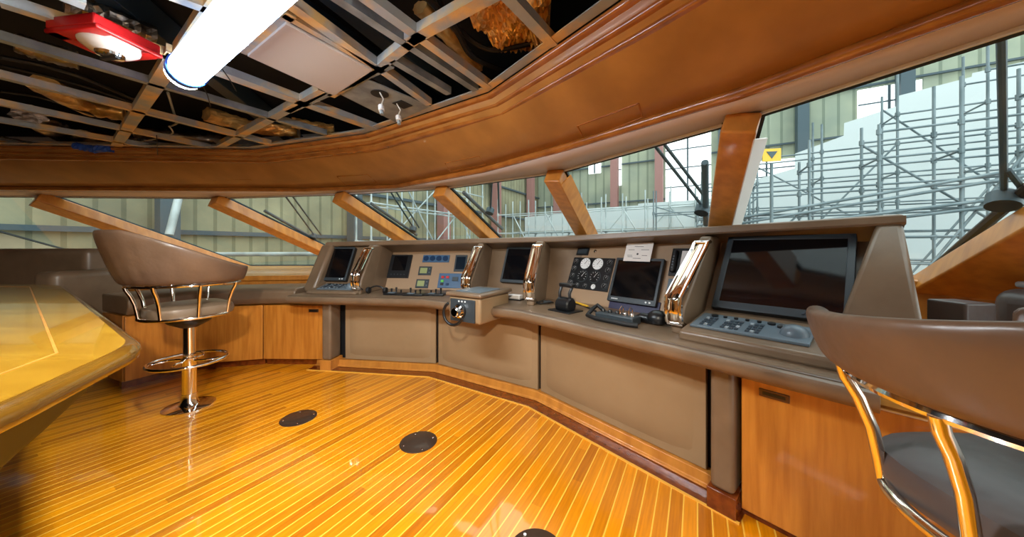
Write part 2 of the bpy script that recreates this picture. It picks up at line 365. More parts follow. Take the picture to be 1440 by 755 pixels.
# windows
for i in range(9):
    a, b_, c, d = gpt(i, HEAD), gpt(i+1, HEAD), gpt(i+1, SILLZ[i+1]), gpt(i, SILLZ[i])
    nrm = (b_-a).cross(d-a).normalized()
    if nrm.z < 0: nrm = -nrm
    win = bpy.data.objects.new('window_%d' % (i+1), None); C.objects.link(win); struct(win)
    MB().slab([a, b_, c, d], .006, nrm).build('glass', 'glass', win, smooth=0)
    fr_ = MB()
    for p, q in ((a, b_), (b_, c), (c, d), (d, a)):
        cc = (a+b_+c+d)/4; md = (p+q)/2; ins = (cc-md); ins -= (q-p).normalized()*ins.dot((q-p).normalized()); ins.normalize()
        wd = .022 if (p is a and q is b_) or (p is c) else .075
        fr_.bar(p+ins*wd, q+ins*wd, .03, .02, nrm)
    fr_.build('window_seal', 'seal', win, smooth=0)
# mullions
for i in range(1, 9):
    a = gpt(i, HEAD); c = gpt(i, SILLZ[i]); e = (V((D3.x, D3.y, D3.z))).normalized()
    tdir = (GH[min(i+1, 9)]-GH[i-1]).normalized(); side = V((tdir.x, tdir.y, 0)); side -= e*side.dot(e); side.normalize(); up = side.cross(e).normalized()
    if up.z < 0: up = -up
    wm = {1: .26, 2: .2, 3: .17, 4: .16, 7: .28}.get(i, .15); m_ = MB(); mid = (a+c)/2-up*.085; m_.box(mid, (c-a).length+.1, wm, .13, e, side, up)
    o = struct(m_.build('trim_%d' % (7+i), 'wood', bevel=.012), 'maple mullion between the raked windows', 'mullion')
    if i < 5 or i > 7: continue
    q_ = [a+e*(.0 if i == 5 else .0)+side*wm/2-up*.15, a+e*(.02 if i == 5 else .12)+side*(wm/2+.05)-up*.03, c+side*(wm/2+.05)-up*.03, c+side*wm/2-up*.15]
    w2 = MB().slab(q_, .01, (q_[1]-q_[0]).cross(q_[3]-q_[0]))
    o2 = w2.build('reveal_lining', 'wood' if i == 5 else 'white', o, smooth=0)
# shelf under the port windows, wooden ledge to starboard
struct(MB().prism([(-8, 3.75), (-3.6, 3.75), (-2.3, 3.95), (-1.9, 4.2), (-1.9, 5.6), (-3.0, 5.95), (-8, 5.95)], .80, .86).build('trim_16', 'wood', bevel=.01), 'varnished ledge below the port windows', 'ledge')
struct(MB().prism([(-8, 3.78), (-3.6, 3.78), (-2.3, 3.98), (-1.9, 4.22), (-1.9, 4.3), (-8, 4.3)], .0, .80).build('trim_17', 'wood', smooth=0))
S6, S7 = gpt(6, .99), gpt(7, .99)
dd = (S7-S6).normalized(); nn = V((dd.y, -dd.x, 0))
if nn.dot(V((0, 0, EYE))-S6) < 0: nn = -nn
ledge = [S6+dd*(-.2), S6+dd*2.4, S6+dd*2.4+nn*.2, S6-dd*.2+nn*.2]
struct(MB().prism([(p.x, p.y) for p in ledge], .955, 1.0).build('trim_18', 'wood', bevel=.012), 'varnished ledge below the starboard windows', 'ledge')
ledge2 = [S6+dd*(-.2)+nn*.02, S6+dd*2.4+nn*.02, S6+dd*2.4+nn*.17, S6-dd*.2+nn*.17]
struct(MB().prism([(p.x, p.y) for p in ledge2], 0, .955).build('trim_19', 'wood', smooth=0))
# floor border, skirting
bp_ = [LEFT+dAB*.15, B_, C_, C_+dCD*1.36]
bp3 = [(p.x, p.y, 0) for p in bp_]
struct(MB().sweep(bp3, [(-.13, 0), (.1, 0), (.1, .006), (-.13, .006)]).build('trim_20', 'mahogany', smooth=0), 'dark mahogany border plank along the console', 'border')
struct(MB().sweep(bp3, [(-.142, 0), (-.13, 0), (-.13, .007), (-.142, .007)]).build('trim_21', 'holly', smooth=0))
struct(MB().sweep(bp3, [(-.028, .006), (.06, .006), (.06, .07), (-.005, .07), (-.012, .02), (-.028, .014)]).build('baseboard_front', 'wood', bevel=.004))

# ---------------------------------------------------------------- console
cons = thing('helm_console', 'long taupe leather helm console wrapping round under the windows, with instrument bays', 'console')
LP = off([LEFT, B_, C_, C_+dCD*1.76], -.2)
lip_prof = [(.0, -.075), (-.02, -.055), (-.03, -.03), (-.022, -.008), (0, 0), (.05, .004), (.85, .004), (.85, -.06), (.1, -.085)]
MB().sweep([(p.x, p.y, .735) for p in LP], lip_prof).build('counter', 'leather', cons, smooth=50)
MB().sweep([(p.x, p.y, .735) for p in LP], [(-.004, .001), (.004, .004), (.012, .003), (.004, -.001)]).build('piping', 'leather_dark', cons)
# upholstered knee panels
def knee(p, q, z0, z1, inset=.012):
    e = (q-p).normalized(); n = V((-e.y, e.x)); a = p+e*inset; c = q-e*inset; m = (a+c)/2+n*.03
    nx, nz = 14, 8; vs = []; L_ = (c-a).length
    for j in range(nz+1):
        for i in range(nx+1):
            s_ = i/nx; t = j/nz; bul = (1-(2*s_-1)**8)*(1-(2*t-1)**8)*.03
            x = a+e*(L_*s_)+n*(.03-bul); vs.append((x.x, x.y, lerp(z0, z1, t)))
    m_ = MB(); W_ = nx+1
    m_.add(vs, [(j*W_+i, j*W_+i+1, (j+1)*W_+i+1, (j+1)*W_+i) for j in range(nz) for i in range(nx)])
    m_.box(p3(m, (z0+z1)/2), L_, .03, z1-z0-.002, (e.x, e.y, 0), (n.x, n.y, 0))
    return m_
knee(A_+dAB*.02, B_, .075, .66).build('knee_panel', 'leather_panel', cons)
knee(B_, C_, .075, .66).build('knee_panel', 'leather_panel', cons)
knee(C_, C_+dCD*1.19, .075, .66).build('knee_panel', 'leather_panel', cons)
bk = off([LEFT+dAB*.3, B_, C_, C_+dCD*1.33], .07)
MB().sweep([(p.x, p.y, 0) for p in bk], [(0, .01), (.02, .01), (.02, .66), (0, .66)]).build('backing_panel', 'rubber', cons, smooth=0)
# columns
for p, o_ in ((C_+dCD*1.29-nCD*.05, 0), (LEFT+dAB*.34-nAB*.04, 1)):
    d_, n_ = (dCD, nCD) if not o_ else (dAB, nAB)
    MB().box(p3(p, .38), .095, .16, .56, (d_.x, d_.y, 0), (n_.x, n_.y, 0)).build('support_column', 'leather', cons, bevel=.02)
    MB().box(p3(p, .05), .115, .18, .1, (d_.x, d_.y, 0), (n_.x, n_.y, 0)).build('column_plinth', 'mahogany' if not o_ else 'wood', cons, bevel=.004)
# dash hood: front line .3 outboard of the facade, back at the glass
ZH = [1.262, 1.29, 1.30, 1.355]
HP = [LEFT+dAB*.02+nAB*.28, B_+(nAB+nBC).normalized()*.34, C_+(nBC+nCD).normalized()*.38, C_+dCD*1.83+nCD*.5]
hood_back = [gpt(3, 1.27), gpt(4, 1.27), gpt(5, 1.3), gpt(6, 1.3)]
hb = [V((-2.2, 4.6)), V((-.55, 4.55)), V((.75, 3.75)), V((1.68, 2.45)), V((2.05, 1.78))]
poly = [(p.x, p.y) for p in HP]+[(p.x, p.y) for p in reversed(hb)]
zt = ZH+[1.33, 1.33, 1.31, 1.29, 1.26]
MB().prism(poly, [z-.045 for z in zt], zt).build('dash_top', 'leather', cons, bevel=.018, seg=4)
hp3 = [(HP[i].x, HP[i].y, ZH[i]) for i in range(4)]
MB().sweep(hp3, [(-.006, -.04), (.0, -.01), (.04, -.01), (.30, -.1), (.34, -.1), (.34, -.13), (.28, -.13), (.05, -.055), (.0, -.05)]).build('hood_underside', 'leather', cons, smooth=30)
# instrument back panels, one per run
def back_panel(p, q, n, o0=.5, o1=.62, z0=.735, z1=1.23, mt='panel', nm='instrument_panel'):
    a = p+n*o0; b2 = q+n*o0; c = q+n*o1; d = p+n*o1
    pl = Plane(p3(a, z0), (b2.x-a.x, b2.y-a.y, 0), (c.x-b2.x, c.y-b2.y, z1-z0))
    if pl.n.dot(CAM-pl.o) < 0: print('flip', nm)
    o = MB().slab([p3(a, z0), p3(b2, z0), p3(c, z1), p3(d, z1)], -.02, pl.n).build(nm, mt, cons, smooth=0); return pl, o
pl_l, _ = back_panel(LEFT-dAB*0.0, A_+dAB*.24, nAB, .12, .36, mt='leather')
pl_ab, _ = back_panel(A_+dAB*.2, B_+dAB*.25, nAB, .4, .63)
pl_bc, _ = back_panel(B_+dBC*.25, C_+dBC*.25, nBC, .38, .58, mt='leather')
pl_cd, _ = back_panel(C_+dCD*.0, C_+dCD*1.2, nCD, .38, .60)
pl_r, _ = back_panel(C_+dCD*1.08, C_+dCD*1.75, nCD, .27, .60, z0=.80, mt='leather')
# fins (dividers) with polished grab handles
def fin(front, direc, z_top, depth=.5, th=.065, top_back=.24):
    f = V(front); e = V(direc).normalized(); s_ = V((e.y, -e.x)); z0 = .735
    prof = [(-.02, z0), (.0, z0+.14), (top_back-.05, z_top-.09), (top_back-.02, z_top-.045), (depth+.05, z_top-.045), (depth+.05, z0)]
    m_ = MB(); n = len(prof); vs = []
    for sd in (-1, 1): vs += [(f.x+e.x*a+s_.x*sd*th/2, f.y+e.y*a+s_.y*sd*th/2, z) for a, z in prof]
    m_.add(vs, [tuple(range(n-1, -1, -1)), tuple(range(n, 2*n))]+[(i, (i+1) % n, n+(i+1) % n, n+i) for i in range(n)])
    o = m_.build('divider', 'leather', cons, bevel=.015)
    return f, e, s_
def grab(front, direc, z_top, top_back, label):
    f = V(front); e = V(direc).normalized(); s_ = V((e.y, -e.x)); z0 = .735
    def P(a, z, sd=0): return V((f.x+e.x*a+s_.x*sd, f.y+e.y*a+s_.y*sd, z))
    t = thing('grab_handle', label, 'handle', P(0, z0+.14), 'polished grab handles on the console dividers')
    # flattened loop standing off the slanted divider edge
    path = [(.0, z0+.05), (-.045, z0+.07), (-.06, z0+.12), (-.055, z0+.20), (top_back-.12, z_top-.12), (top_back-.085, z_top-.085), (top_back-.045, z_top-.08)]
    pts = []
    for i in range(len(path)-1):
        for k in range(4): pts.append(tuple(lerp(path[i][j], path[i+1][j], k/4) for j in (0, 1)))
    pts.append(path[-1])
    for sd in (-.036, .036):
        MB().tube([P(a, z, sd) for a, z in pts], .011, 8).build('rail', 'chrome', t)
    pv = []; 
    for a, z in pts[3:-3]: pv += [P(a+.008, z, -.034), P(a+.008, z, .034)]
    k = len(pv)//2
    m_ = MB().add(pv, [(2*i, 2*i+1, 2*i+3, 2*i+2) for i in range(k-1)])
    m_.build('mirror_face', 'gold_chrome', t, solid=.006)
    for zz, aa in ((z0+.06, -.01), (z_top-.085, top_back-.06)):
        MB().tube([P(aa-.02, zz, -.04), P(aa-.02, zz, .04)], .013, 10).build('mount', 'chrome', t)
FINS = [((-1.52, 3.17), nAB, 1.27, .24), ((-.40, 2.93), (.3, .95), 1.285, .30), ((.15, 2.56), (.34, .94), 1.30, .28), (tuple(C_+dCD*1.04+nCD*.02), nCD, 1.315, .42)]
LB = ['leftmost polished grab handle, beside the small left monitor', 'polished grab handle just behind the boxy joystick pod', 'polished grab handle left of the round gauges', 'rightmost and largest-looking polished grab handle, left of the big monitor']
for (f, e, z, tb), lb in zip(FINS, LB):
    fin(f, e, z, top_back=tb, depth=.62 if tb < .4 else .7); grab(f, e, z, tb, lb)
# cheeks closing both ends of the dash
def cheek(p0, p1, n, zt, q0=None, q1=None, o_b=.08, o_t=.3, dep=.75):
    m_ = MB(); vs = []
    for p, pt in ((p0, q0 or p0), (p1, q1 or p1)):
        for o, z in ((o_b, .74), (o_b+.01, .80), (o_t+.0, zt-.04), (dep, zt-.04), (dep, .74)): q = (pt if z > 1 else p)+n*o; vs.append((q.x, q.y, z))
    m_.add(vs, [(4, 3, 2, 1, 0), (5, 6, 7, 8, 9)]+[(i, (i+1) % 5, 5+(i+1) % 5, 5+i) for i in range(5)])
    return m_
cheek(C_+dCD*1.615, C_+dCD*1.88, nCD, 1.35, C_+dCD*1.74, C_+dCD*1.82, .1, .5, .9).build('end_cheek', 'leather', cons, bevel=.02)
cheek(LEFT-dAB*.02, LEFT+dAB*.12, nAB, 1.27, None, None, .0, .26, .7).build('end_cheek', 'leather', cons, bevel=.03)

# ---------------------------------------------------------------- monitors
def monitor(name, label, pl, bl, tr, depth=.05, bez=.022, bot=None, brand=False, w0=0, scr='screen', knobs=2):
    a, b2, wa, hb = pl.rect(bl, tr)
    t = thing(name, label, 'monitor', pl.P(a, b2-hb/2, w0))
    h_ = MB(); pl.plate(h_, a, b2, wa, hb, w0, w0+depth); h_.build('housing', 'black', t, bevel=.006)
    bot = bot or bez*1.8
    f_ = MB()
    for (x, y, ww, hh) in ((a-wa/2+bez/2, b2, bez, hb-.004), (a+wa/2-bez/2, b2, bez, hb-.004), (a, b2+hb/2-bez/2, wa-.004, bez), (a, b2-hb/2+bot/2, wa-.004, bot)):
        pl.plate(f_, x, y, ww, hh, w0+depth, w0+depth+.008)
    f_.build('bezel', 'bezel', t, bevel=.003)
    s_ = MB(); pl.plate(s_, a, b2+(bot-bez)/2, wa-2*bez, hb-bez-bot, w0+depth, w0+depth+.003); s_.build('screen', scr, t, smooth=0)
    for k in range(knobs):
        kk = MB(); pl.disc(kk, a+wa/2-bez-.02-.028*k, b2-hb/2+bot/2, .0065, w0+depth+.008, w0+depth+.013, 12); kk.build('button', 'gauge_white' if k < 2 else 'key_dark', t)
    if brand:
        for k in range(5):
            kk = MB(); pl.plate(kk, a-wa/2+bez+.02+.011*k, b2-hb/2+bot/2, .007, .008, w0+depth+.008, w0+depth+.0095); kk.build('logo_letter', 'gauge_white', t, smooth=0)
    return t
monitor('radar_monitor', 'large dark monitor with wide charcoal bezel in the right-hand bay', pl_r, (1004, 438), (1206, 338), .05, .03, .045, knobs=5)
monitor('radar_monitor', 'small monitor at the far left bay above a pale keypad', pl_l, (446, 396), (503, 350), .04, .02, .034)
monitor('chart_monitor', 'dark screen in the narrow bay behind the joystick pod', pl_bc, (706, 398), (765, 350), .04, .02, .03)
# central instrument bay
cm = monitor('chart_monitor', 'square grey-framed monitor in the middle instrument panel, with a paper above', pl_cd, (857, 424), (938, 367), .035, .02, .04, brand=True, knobs=2)
def plate(name, label, cat, pl, bl, tr, m_, th=.012, w0=0, bevel=.003, group=None, base=None):
    a, b2, wa, hb = pl.rect(bl, tr); t = thing(name, label, cat, pl.P(a, b2-hb/2, w0), group)
    k = MB(); pl.plate(k, a, b2, wa, hb, w0, w0+th); k.build(base or 'faceplate', m_, t, bevel=bevel); return t, a, b2, wa, hb
t, a, b2, wa, hb = plate('strip', 'dark navy strip under the square monitor', 'trim strip', pl_cd, (856, 434), (930, 426), 'navy_strip')
# gauge cluster
t, a, b2, wa, hb = plate('gauge_cluster', 'black engine gauge panel with two white round dials and many small dials', 'gauges', pl_cd, (797, 404), (866, 364), 'black')
def dial(parent, pl, x, y, r, face, ticks='gauge_black', w0=.012):
    g = MB(); pl.disc(g, x, y, r*1.1, w0, w0+.004); o = g.build('dial_rim', 'bezel', parent)
    g = MB(); pl.disc(g, x, y, r, w0+.004, w0+.006); g.build('dial_face', face, o)
    g = MB()
    for k in range(9):
        an = math.radians(-130+k*32.5); g.box(pl.P(x+math.sin(an)*r*.78, y+math.cos(an)*r*.78, w0+.007), r*.06, r*.2, .001, pl.ex*math.cos(an)-pl.ey*math.sin(an), pl.ey*math.cos(an)+pl.ex*math.sin(an), pl.n)
    an = .5; g.box(pl.P(x+math.sin(an)*r*.25, y+math.cos(an)*r*.25, w0+.0078), r*.07, r*.8, .001, pl.ex*math.cos(an)-pl.ey*math.sin(an), pl.ey*math.cos(an)+pl.ex*math.sin(an), pl.n)
    g.build('needle_and_scale', ticks, o, smooth=0)
cw = wa/4
for k in (0, 1):
    x = a-cw*.62+cw*1.22*k
    dial(t, pl_cd, x, b2+hb*.3, cw*.48, 'gauge_white')
    dial(t, pl_cd, x, b2-hb*.10, cw*.48, 'gauge_black', 'gauge_white')
for j in range(4):
    for sx in (-1, 1): dial(t, pl_cd, a+sx*wa*.41, b2+hb*(.36-.235*j), cw*.24, 'gauge_black', 'gauge_white')
for k in range(3): dial(t, pl_cd, a-cw*.9+cw*.8*k, b2-hb*.40, cw*.2, 'gauge_white' if k == 2 else 'gauge_black', 'gauge_white' if k < 2 else 'gauge_black')
t, a, b2, wa, hb = plate('display_unit', 'small dark blue screen left of the engine gauges', 'display', pl_cd, (773, 403), (800, 376), 'black'); k = MB(); pl_cd.plate(k, a, b2, wa*.75, hb*.7, .012, .014); k.build('screen', 'screen_blue', t, smooth=0)
t, a, b2, wa, hb = plate('switch_plate', 'upper-left switch plate with a red alarm button and white keys', 'switches', pl_cd, (786, 371), (805, 347), 'bezel')
for j, m_ in enumerate(('red_button', 'green_button', 'gauge_white', 'black')):
    for i in (0, 1):
        k = MB(); pl_cd.plate(k, a+(i-.5)*wa*.5, b2+hb*(.36-.24*j), wa*.34, hb*.15, .012, .02); k.build('button', m_ if i == 0 else ('red_button' if j == 0 else 'gauge_white' if j in (1, 3) else 'black'), t, bevel=.002)
t, a, b2, wa, hb = plate('display_unit', 'little black display above the two white dials', 'display', pl_cd, (811, 359), (830, 349), 'black'); k = MB(); pl_cd.plate(k, a, b2, wa*.75, hb*.6, .012, .014); k.build('screen', 'bezel', t, smooth=0)
a, b2 = pl_cd.ab(838, 354); t = thing('key_switch', 'round chrome key switch on the panel above the gauges', 'switch', pl_cd.P(a, b2)); k = MB(); k.lathe([(.014, 0), (.014, .012), (.009, .016)], pl_cd.P(a, b2), 20, pl_cd.n); k.build('collar', 'chrome', t); k = MB(); pl_cd.disc(k, a, b2, .006, .016, .018, 12); k.build('keyhole', 'black', t)
# telephone style unit and lcd at the right of the monitor
t, a, b2, wa, hb = plate('radio_unit', 'black radio unit with handset and pale label, right of the square monitor', 'radio', pl_cd, (940, 388), (974, 350), 'black')
k = MB(); pl_cd.plate(k, a-wa*.27, b2, wa*.26, hb*.8, .012, .04); k.build('handset', 'black', t, bevel=.01)
for j in range(5):
    k = MB(); pl_cd.disc(k, a-wa*.27, b2-hb*.25+hb*.1*j, .005, .04, .042, 8); k.build('button', 'key_gray', t)
k = MB(); pl_cd.plate(k, a+wa*.2, b2+hb*.05, wa*.32, hb*.7, .012, .014); k.build('label_card', 'paper', t, smooth=0)
t, a, b2, wa, hb = plate('display_unit', 'grey display with pale green lcd at the right end of the middle panel', 'display', pl_cd, (935, 424), (966, 394), 'key_gray'); k = MB(); pl_cd.plate(k, a, b2, wa*.6, hb*.6, .012, .014); k.build('screen', 'lcd', t, smooth=0)
# paper
a, b2, wa, hb = pl_cd.rect((882, 370), (923, 346)); pg = thing('paper_sheet', 'white printed paper sheet taped above the square monitor', 'paper', pl_cd.P(a, b2-hb/2, .05))
k = MB(); k.box(pl_cd.P(a, b2, .055), wa*1.05, hb*1.05, .002, pl_cd.ex, pl_cd.ey, pl_cd.n); k.build('sheet', 'paper', pg, smooth=0)
k = MB(); pl_cd.disc(k, a, b2-hb*.12, .008, .056, .0572)
for i, (x, y, ww) in enumerate(((0, .3, .35), (-.28, .12, .25), (.26, .12, .3), (-.3, -.2, .2), (.28, -.2, .2), (0, -.36, .3), (-.28, -.28, .2))): pl_cd.plate(k, a+x*wa, b2+y*hb, ww*wa, .003, .056, .0572)
k.build('printing', 'ink', pg, smooth=0)
# ---- left instrument bay (AB)
t, a, b2, wa, hb = plate('display_unit', 'black square display at the left of the port instrument panel', 'display', pl_ab, (544, 391), (581, 359), 'black', .02)
k = MB(); pl_ab.plate(k, a, b2+hb*.12, wa*.62, hb*.62, .02, .023); k.build('screen', 'screen', t, smooth=0)
for i in range(5):
    k = MB(); pl_ab.disc(k, a-wa*.3+wa*.15*i, b2-hb*.36, .007, .02, .025, 10); k.build('button', 'bezel', t)
t, a, b2, wa, hb = plate('gauge_strip', 'navy strip holding four small round gauges in the port panel', 'gauges', pl_ab, (594, 369), (633, 359), 'blue_panel')
for i in range(4):
    k = MB(); pl_ab.disc(k, a-wa*.36+wa*.24*i, b2, hb*.36, .012, .018, 20); k.build('gauge', 'blue_dark', t)
for lab, bl, tr in (('upper of two small lcd meters in the port panel', (588, 387), (608, 375)), ('lower of two small lcd meters in the port panel', (584, 405), (604, 393))):
    t, a, b2, wa, hb = plate('lcd_meter', lab, 'meter', pl_ab, bl, tr, 'bezel', group='small lcd meters in the port panel')
    k = MB(); pl_ab.plate(k, a-wa*.1, b2, wa*.55, hb*.62, .012, .015); k.build('screen', 'lcd', t, smooth=0)
    for j in (0, 1): k = MB(); pl_ab.disc(k, a+wa*.36, b2+(j-.5)*hb*.4, .007, .012, .016, 10); k.build('button', 'key_gray', t)
t, a, b2, wa, hb = plate('display_unit', 'dark upright display at the right of the port instrument panel', 'display', pl_ab, (638, 382), (658, 359), 'bezel'); k = MB(); pl_ab.plate(k, a, b2, wa*.75, hb*.75, .012, .014); k.build('screen', 'screen_blue', t, smooth=0)
t, a, b2, wa, hb = plate('switch_board', 'blue switch panel with red and green push buttons', 'switches', pl_ab, (615, 405), (652, 385), 'blue_panel')
for x, y, m_ in ((-.32, .22, 'red_button'), (-.12, .22, 'red_button'), (-.32, -.05, 'green_button'), (-.32, -.26, 'black'), (-.1, -.26, 'blue_dark'), (.2, .1, 'bezel')):
    k = MB(); pl_ab.plate(k, a+x*wa, b2+y*hb, wa*.12 if m_ != 'bezel' else wa*.24, hb*.16 if m_ != 'bezel' else hb*.28, .012, .022); k.build('button', m_, t, bevel=.003)

# ---------------------------------------------------------------- keypads on raised pads
def keypad(label, pl, a, b2, wa, hb, trackball=True):
    t = thing('radar_keypad', label, 'keypad', pl.P(a, b2))
    k = MB(); pl.plate(k, a, b2, wa, hb, 0, .014); k.build('base', 'key_gray', t, bevel=.004)
    for i in range(6):
        r = .016 if i in (0, 5) else .009
        k = MB(); pl.disc(k, a-wa*.36+wa*.105*i, b2+hb*.33, r, .014, .022, 14); k.build('knob', 'black', t)
    for blk, cols in ((-.40, 3), (-.2, 4), (.02, 3)):
        for c in range(cols):
            for r in range(4):
                k = MB(); pl.plate(k, a+wa*(blk+.042*c), b2+hb*(.12-.155*r), wa*.03, hb*.1, .014, .019); k.build('key', 'key_dark' if (c*5+r*3) % 7 else 'key_pale', t)
    if trackball:
        k = MB(); k.lathe([(.052, 0), (.05, .010), (.04, .026), (.026, .036), (.012, .040), (0.001, .041)], pl.P(a+wa*.37, b2-hb*.05, .012), 28, pl.n); k.build('palm_dome', 'key_gray', t)
        k = MB(); k.lathe([(.02, 0), (.018, .01), (.01, .016), (.001, .018)], pl.P(a+wa*.26, b2+hb*.22, .012), 20, pl.n); k.build('track_ball', 'black', t)
def pad(p0, p1, n, o0, o1, z_f, z_b, name='keypad_plinth'):
    a, b2, c, d = p0+n*o0, p1+n*o0, p1+n*o1, p0+n*o1
    MB().prism([(a.x, a.y), (b2.x, b2.y), (c.x, c.y), (d.x, d.y)], .735, [z_f, z_f, z_b, z_b]).build(name, 'leather', cons, bevel=.015)
    return Plane(p3(a, z_f), (b2.x-a.x, b2.y-a.y, 0), (d.x-a.x, d.y-a.y, z_b-z_f)), (b2-a).length, V((d.x-a.x, d.y-a.y, z_b-z_f)).length
pl, LL, WW = pad(C_+dCD*1.09, C_+dCD*1.70, nCD, -.1, .30, .785, .85)
keypad('large grey radar keypad with track ball under the big right-hand monitor', pl, LL*.42, WW*.42, LL*.74, WW*.5)
pl, LL, WW = pad(LEFT+dAB*.1, A_+dAB*.22, nAB, -.1, .15, .765, .82)
keypad('small pale radar keypad at the far left end of the console', pl, LL*.5, WW*.5, LL*.7, WW*.6)

# ---------------------------------------------------------------- joystick pod
ex2 = V((dBC.x, dBC.y, 0)); ey2 = V((nBC.x, nBC.y, 0)); o0 = V((-.365, 2.435, 0))
pod = thing('joystick_pod', 'boxy beige leather pod with a black joystick knob jutting from the counter edge', 'control pod', (o0.x, o0.y, .62))
MB().box(o0+ey2*.2+V((0, 0, .725)), .31, .40, .20, ex2, ey2).build('housing', 'leather_panel', pod, bevel=.018)
MB().box(o0+ey2*.2+V((0, 0, .84)), .35, .44, .03, ex2, ey2).build('lid', 'leather', pod, bevel=.012)
MB().box(o0+ey2*.18+V((0, 0, .858)), .24, .27, .008, ex2, ey2).build('top_display', 'key_gray', pod, bevel=.003)
MB().box(o0-ey2*.004+V((0, 0, .72))-ex2*.01, .24, .016, .17, ex2, ey2).build('front_plate', 'bezel', pod, bevel=.003)
MB().lathe([(.05, 0), (.05, .03), (.036, .04), (.036, .075), (.03, .08)], o0+V((0, 0, .715))-ex2*.03, 24, -ey2).build('knob', 'chrome', pod)
MB().lathe([(.058, 0), (.058, .02), (.052, .024)], o0+V((0, 0, .715))-ex2*.03, 24, -ey2).build('knob_collar', 'black', pod)
pts = [o0-ex2*.03-ey2*.08+V((0, 0, .71))+ex2*(.085*math.cos(a))+V((0, 0, .085*math.sin(a)))-ey2*(.02*math.sin(a*.5)) for a in [math.radians(120+k*20) for k in range(12)]]
MB().tube(pts, .011, 10).build('curved_grip', 'black', pod)
for i in range(3): MB().lathe([(.007, 0), (.007, .004)], o0+V((0, 0, .79))+ex2*(-.04+.03*i)-ey2*.01, 10, -ey2).build('indicator', 'gauge_white', pod)

# ---------------------------------------------------------------- loose gear on the counter
CT = .7395
t = thing('throttle_lever', 'black twin throttle lever standing in a slot on the counter', 'throttle', at_z(795, 436, CT))
p = at_z(795, 437, CT); ex = V((dCD.x, dCD.y, 0)); ey = V((nCD.x, nCD.y, 0))
MB().box(p+V((0, 0, .004)), .20, .16, .008, ex, ey).build('slot_plate', 'black', t, bevel=.002)
MB().lathe([(.045, -.06), (.055, -.05), (.055, .05), (.045, .06)], p+V((0, 0, .045)), 24, ex).build('drum', 'black', t)
for s_ in (-1, 1): MB().tube([p+V((0, 0, .06))+ex*.05*s_, p+V((0, 0, .13))+ex*.045*s_-ey*.01, p+V((0, 0, .18))+ex*.05*s_+ey*.02], .011, 8).build('lever', 'black', t)
MB().box(p+V((0, 0, .185))+ey*.02, .125, .05, .03, ex, ey).build('handle', 'black', t, bevel=.01)
p = at_z(764, 427, CT); t = thing('cable_coil', 'small tangle of black leads on the counter left of the throttle', 'cable', p)
pts = [p+V((.07*math.cos(k*.7)*(1+.2*math.sin(k)), .045*math.sin(k*.7), .008+.006*(k % 3))) for k in range(28)]
MB().tube(pts, .005, 6).build('lead', 'cable', t); MB().box(p+V((.03, .01, .014)), .06, .04, .02).build('plug', 'bezel', t, bevel=.004)
# communication handset cradle
p = at_z(868, 452, CT); t = thing('control_box', 'black handheld control box with curved bail and metal toggles lying on the counter', 'control box', p)
MB().box(p+V((0, 0, .024)), .26, .10, .048, ex, ey).build('body', 'bezel', t, bevel=.008)
for i in range(5):
    q = p+ex*(-.1+.05*i)+V((0, 0, .048)); MB().lathe([(.014, 0), (.013, .012), (.009, .018)], q, 14).build('knob', 'black' if i < 3 else 'chrome', t)
for i in range(2):
    q = p+ex*(.03+.06*i)+V((0, 0, .05)); MB().tube([q-ey*.02, q-ey*.02+V((0, 0, .035)), q+V((0, 0, .05)), q+ey*.02+V((0, 0, .035)), q+ey*.02], .003, 6).build('toggle_guard', 'chrome', t)
q0 = p-ey*.085+V((0, 0, .016))
MB().tube([p-ex*.12+ey*.03+V((0, 0, .05)), p-ex*.165+ey*.03+V((0, 0, .075)), p-ex*.185+V((0, 0, .05)), p-ex*.18-ey*.06+V((0, 0, .02)), q0-ex*.1, q0, q0+ex*.12, q0+ex*.17+ey*.02], .014, 10).build('bail', 'rubber', t)
# ball shaped camera / mouse
p = at_z(925, 456, CT); t = thing('trackball_unit', 'glossy black ball-shaped device beside the control box on the counter', 'device', p)
m_ = MB(); m_.lathe([(.03, 0), (.055, .012), (.062, .035), (.052, .062), (.03, .08), (.001, .086)], p, 28); m_.build('shell', 'black', t)
MB().tube([p+V((0, 0, .02))-ex*.02, p+V((0, 0, .03))-ex*.09-ey*.02, p+V((0, 0, .015))-ex*.13], [.035, .03, .02], 14).build('neck', 'black', t)
pts = [p+ex*(.05)+V((0, 0, .01)), p+ex*.12+ey*.02+V((0, 0, .006)), p+ex*.16+ey*.08+V((0, 0, .006)), p+ex*.13+ey*.16+V((0, 0, .006))]
MB().tube(pts, .005, 6).build('lead', 'cable', t)
pa = at_z(805, 428, CT); pb = at_z(838, 440, CT); t = thing('microphone_lead', 'black lead with a yellowish plug lying behind the throttle', 'cable', pa)
MB().tube([pa+V((0, 0, .012)), pa.lerp(pb, .5)+V((0, .02, .02)), pb+V((0, 0, .012))], .007, 8).build('lead', 'cable', t)
MB().tube([pa.lerp(pb, .2)+V((0, .02, .024)), pa.lerp(pb, .7)+V((0, .02, .024))], .009, 8).build('plug', 'yellow', t)
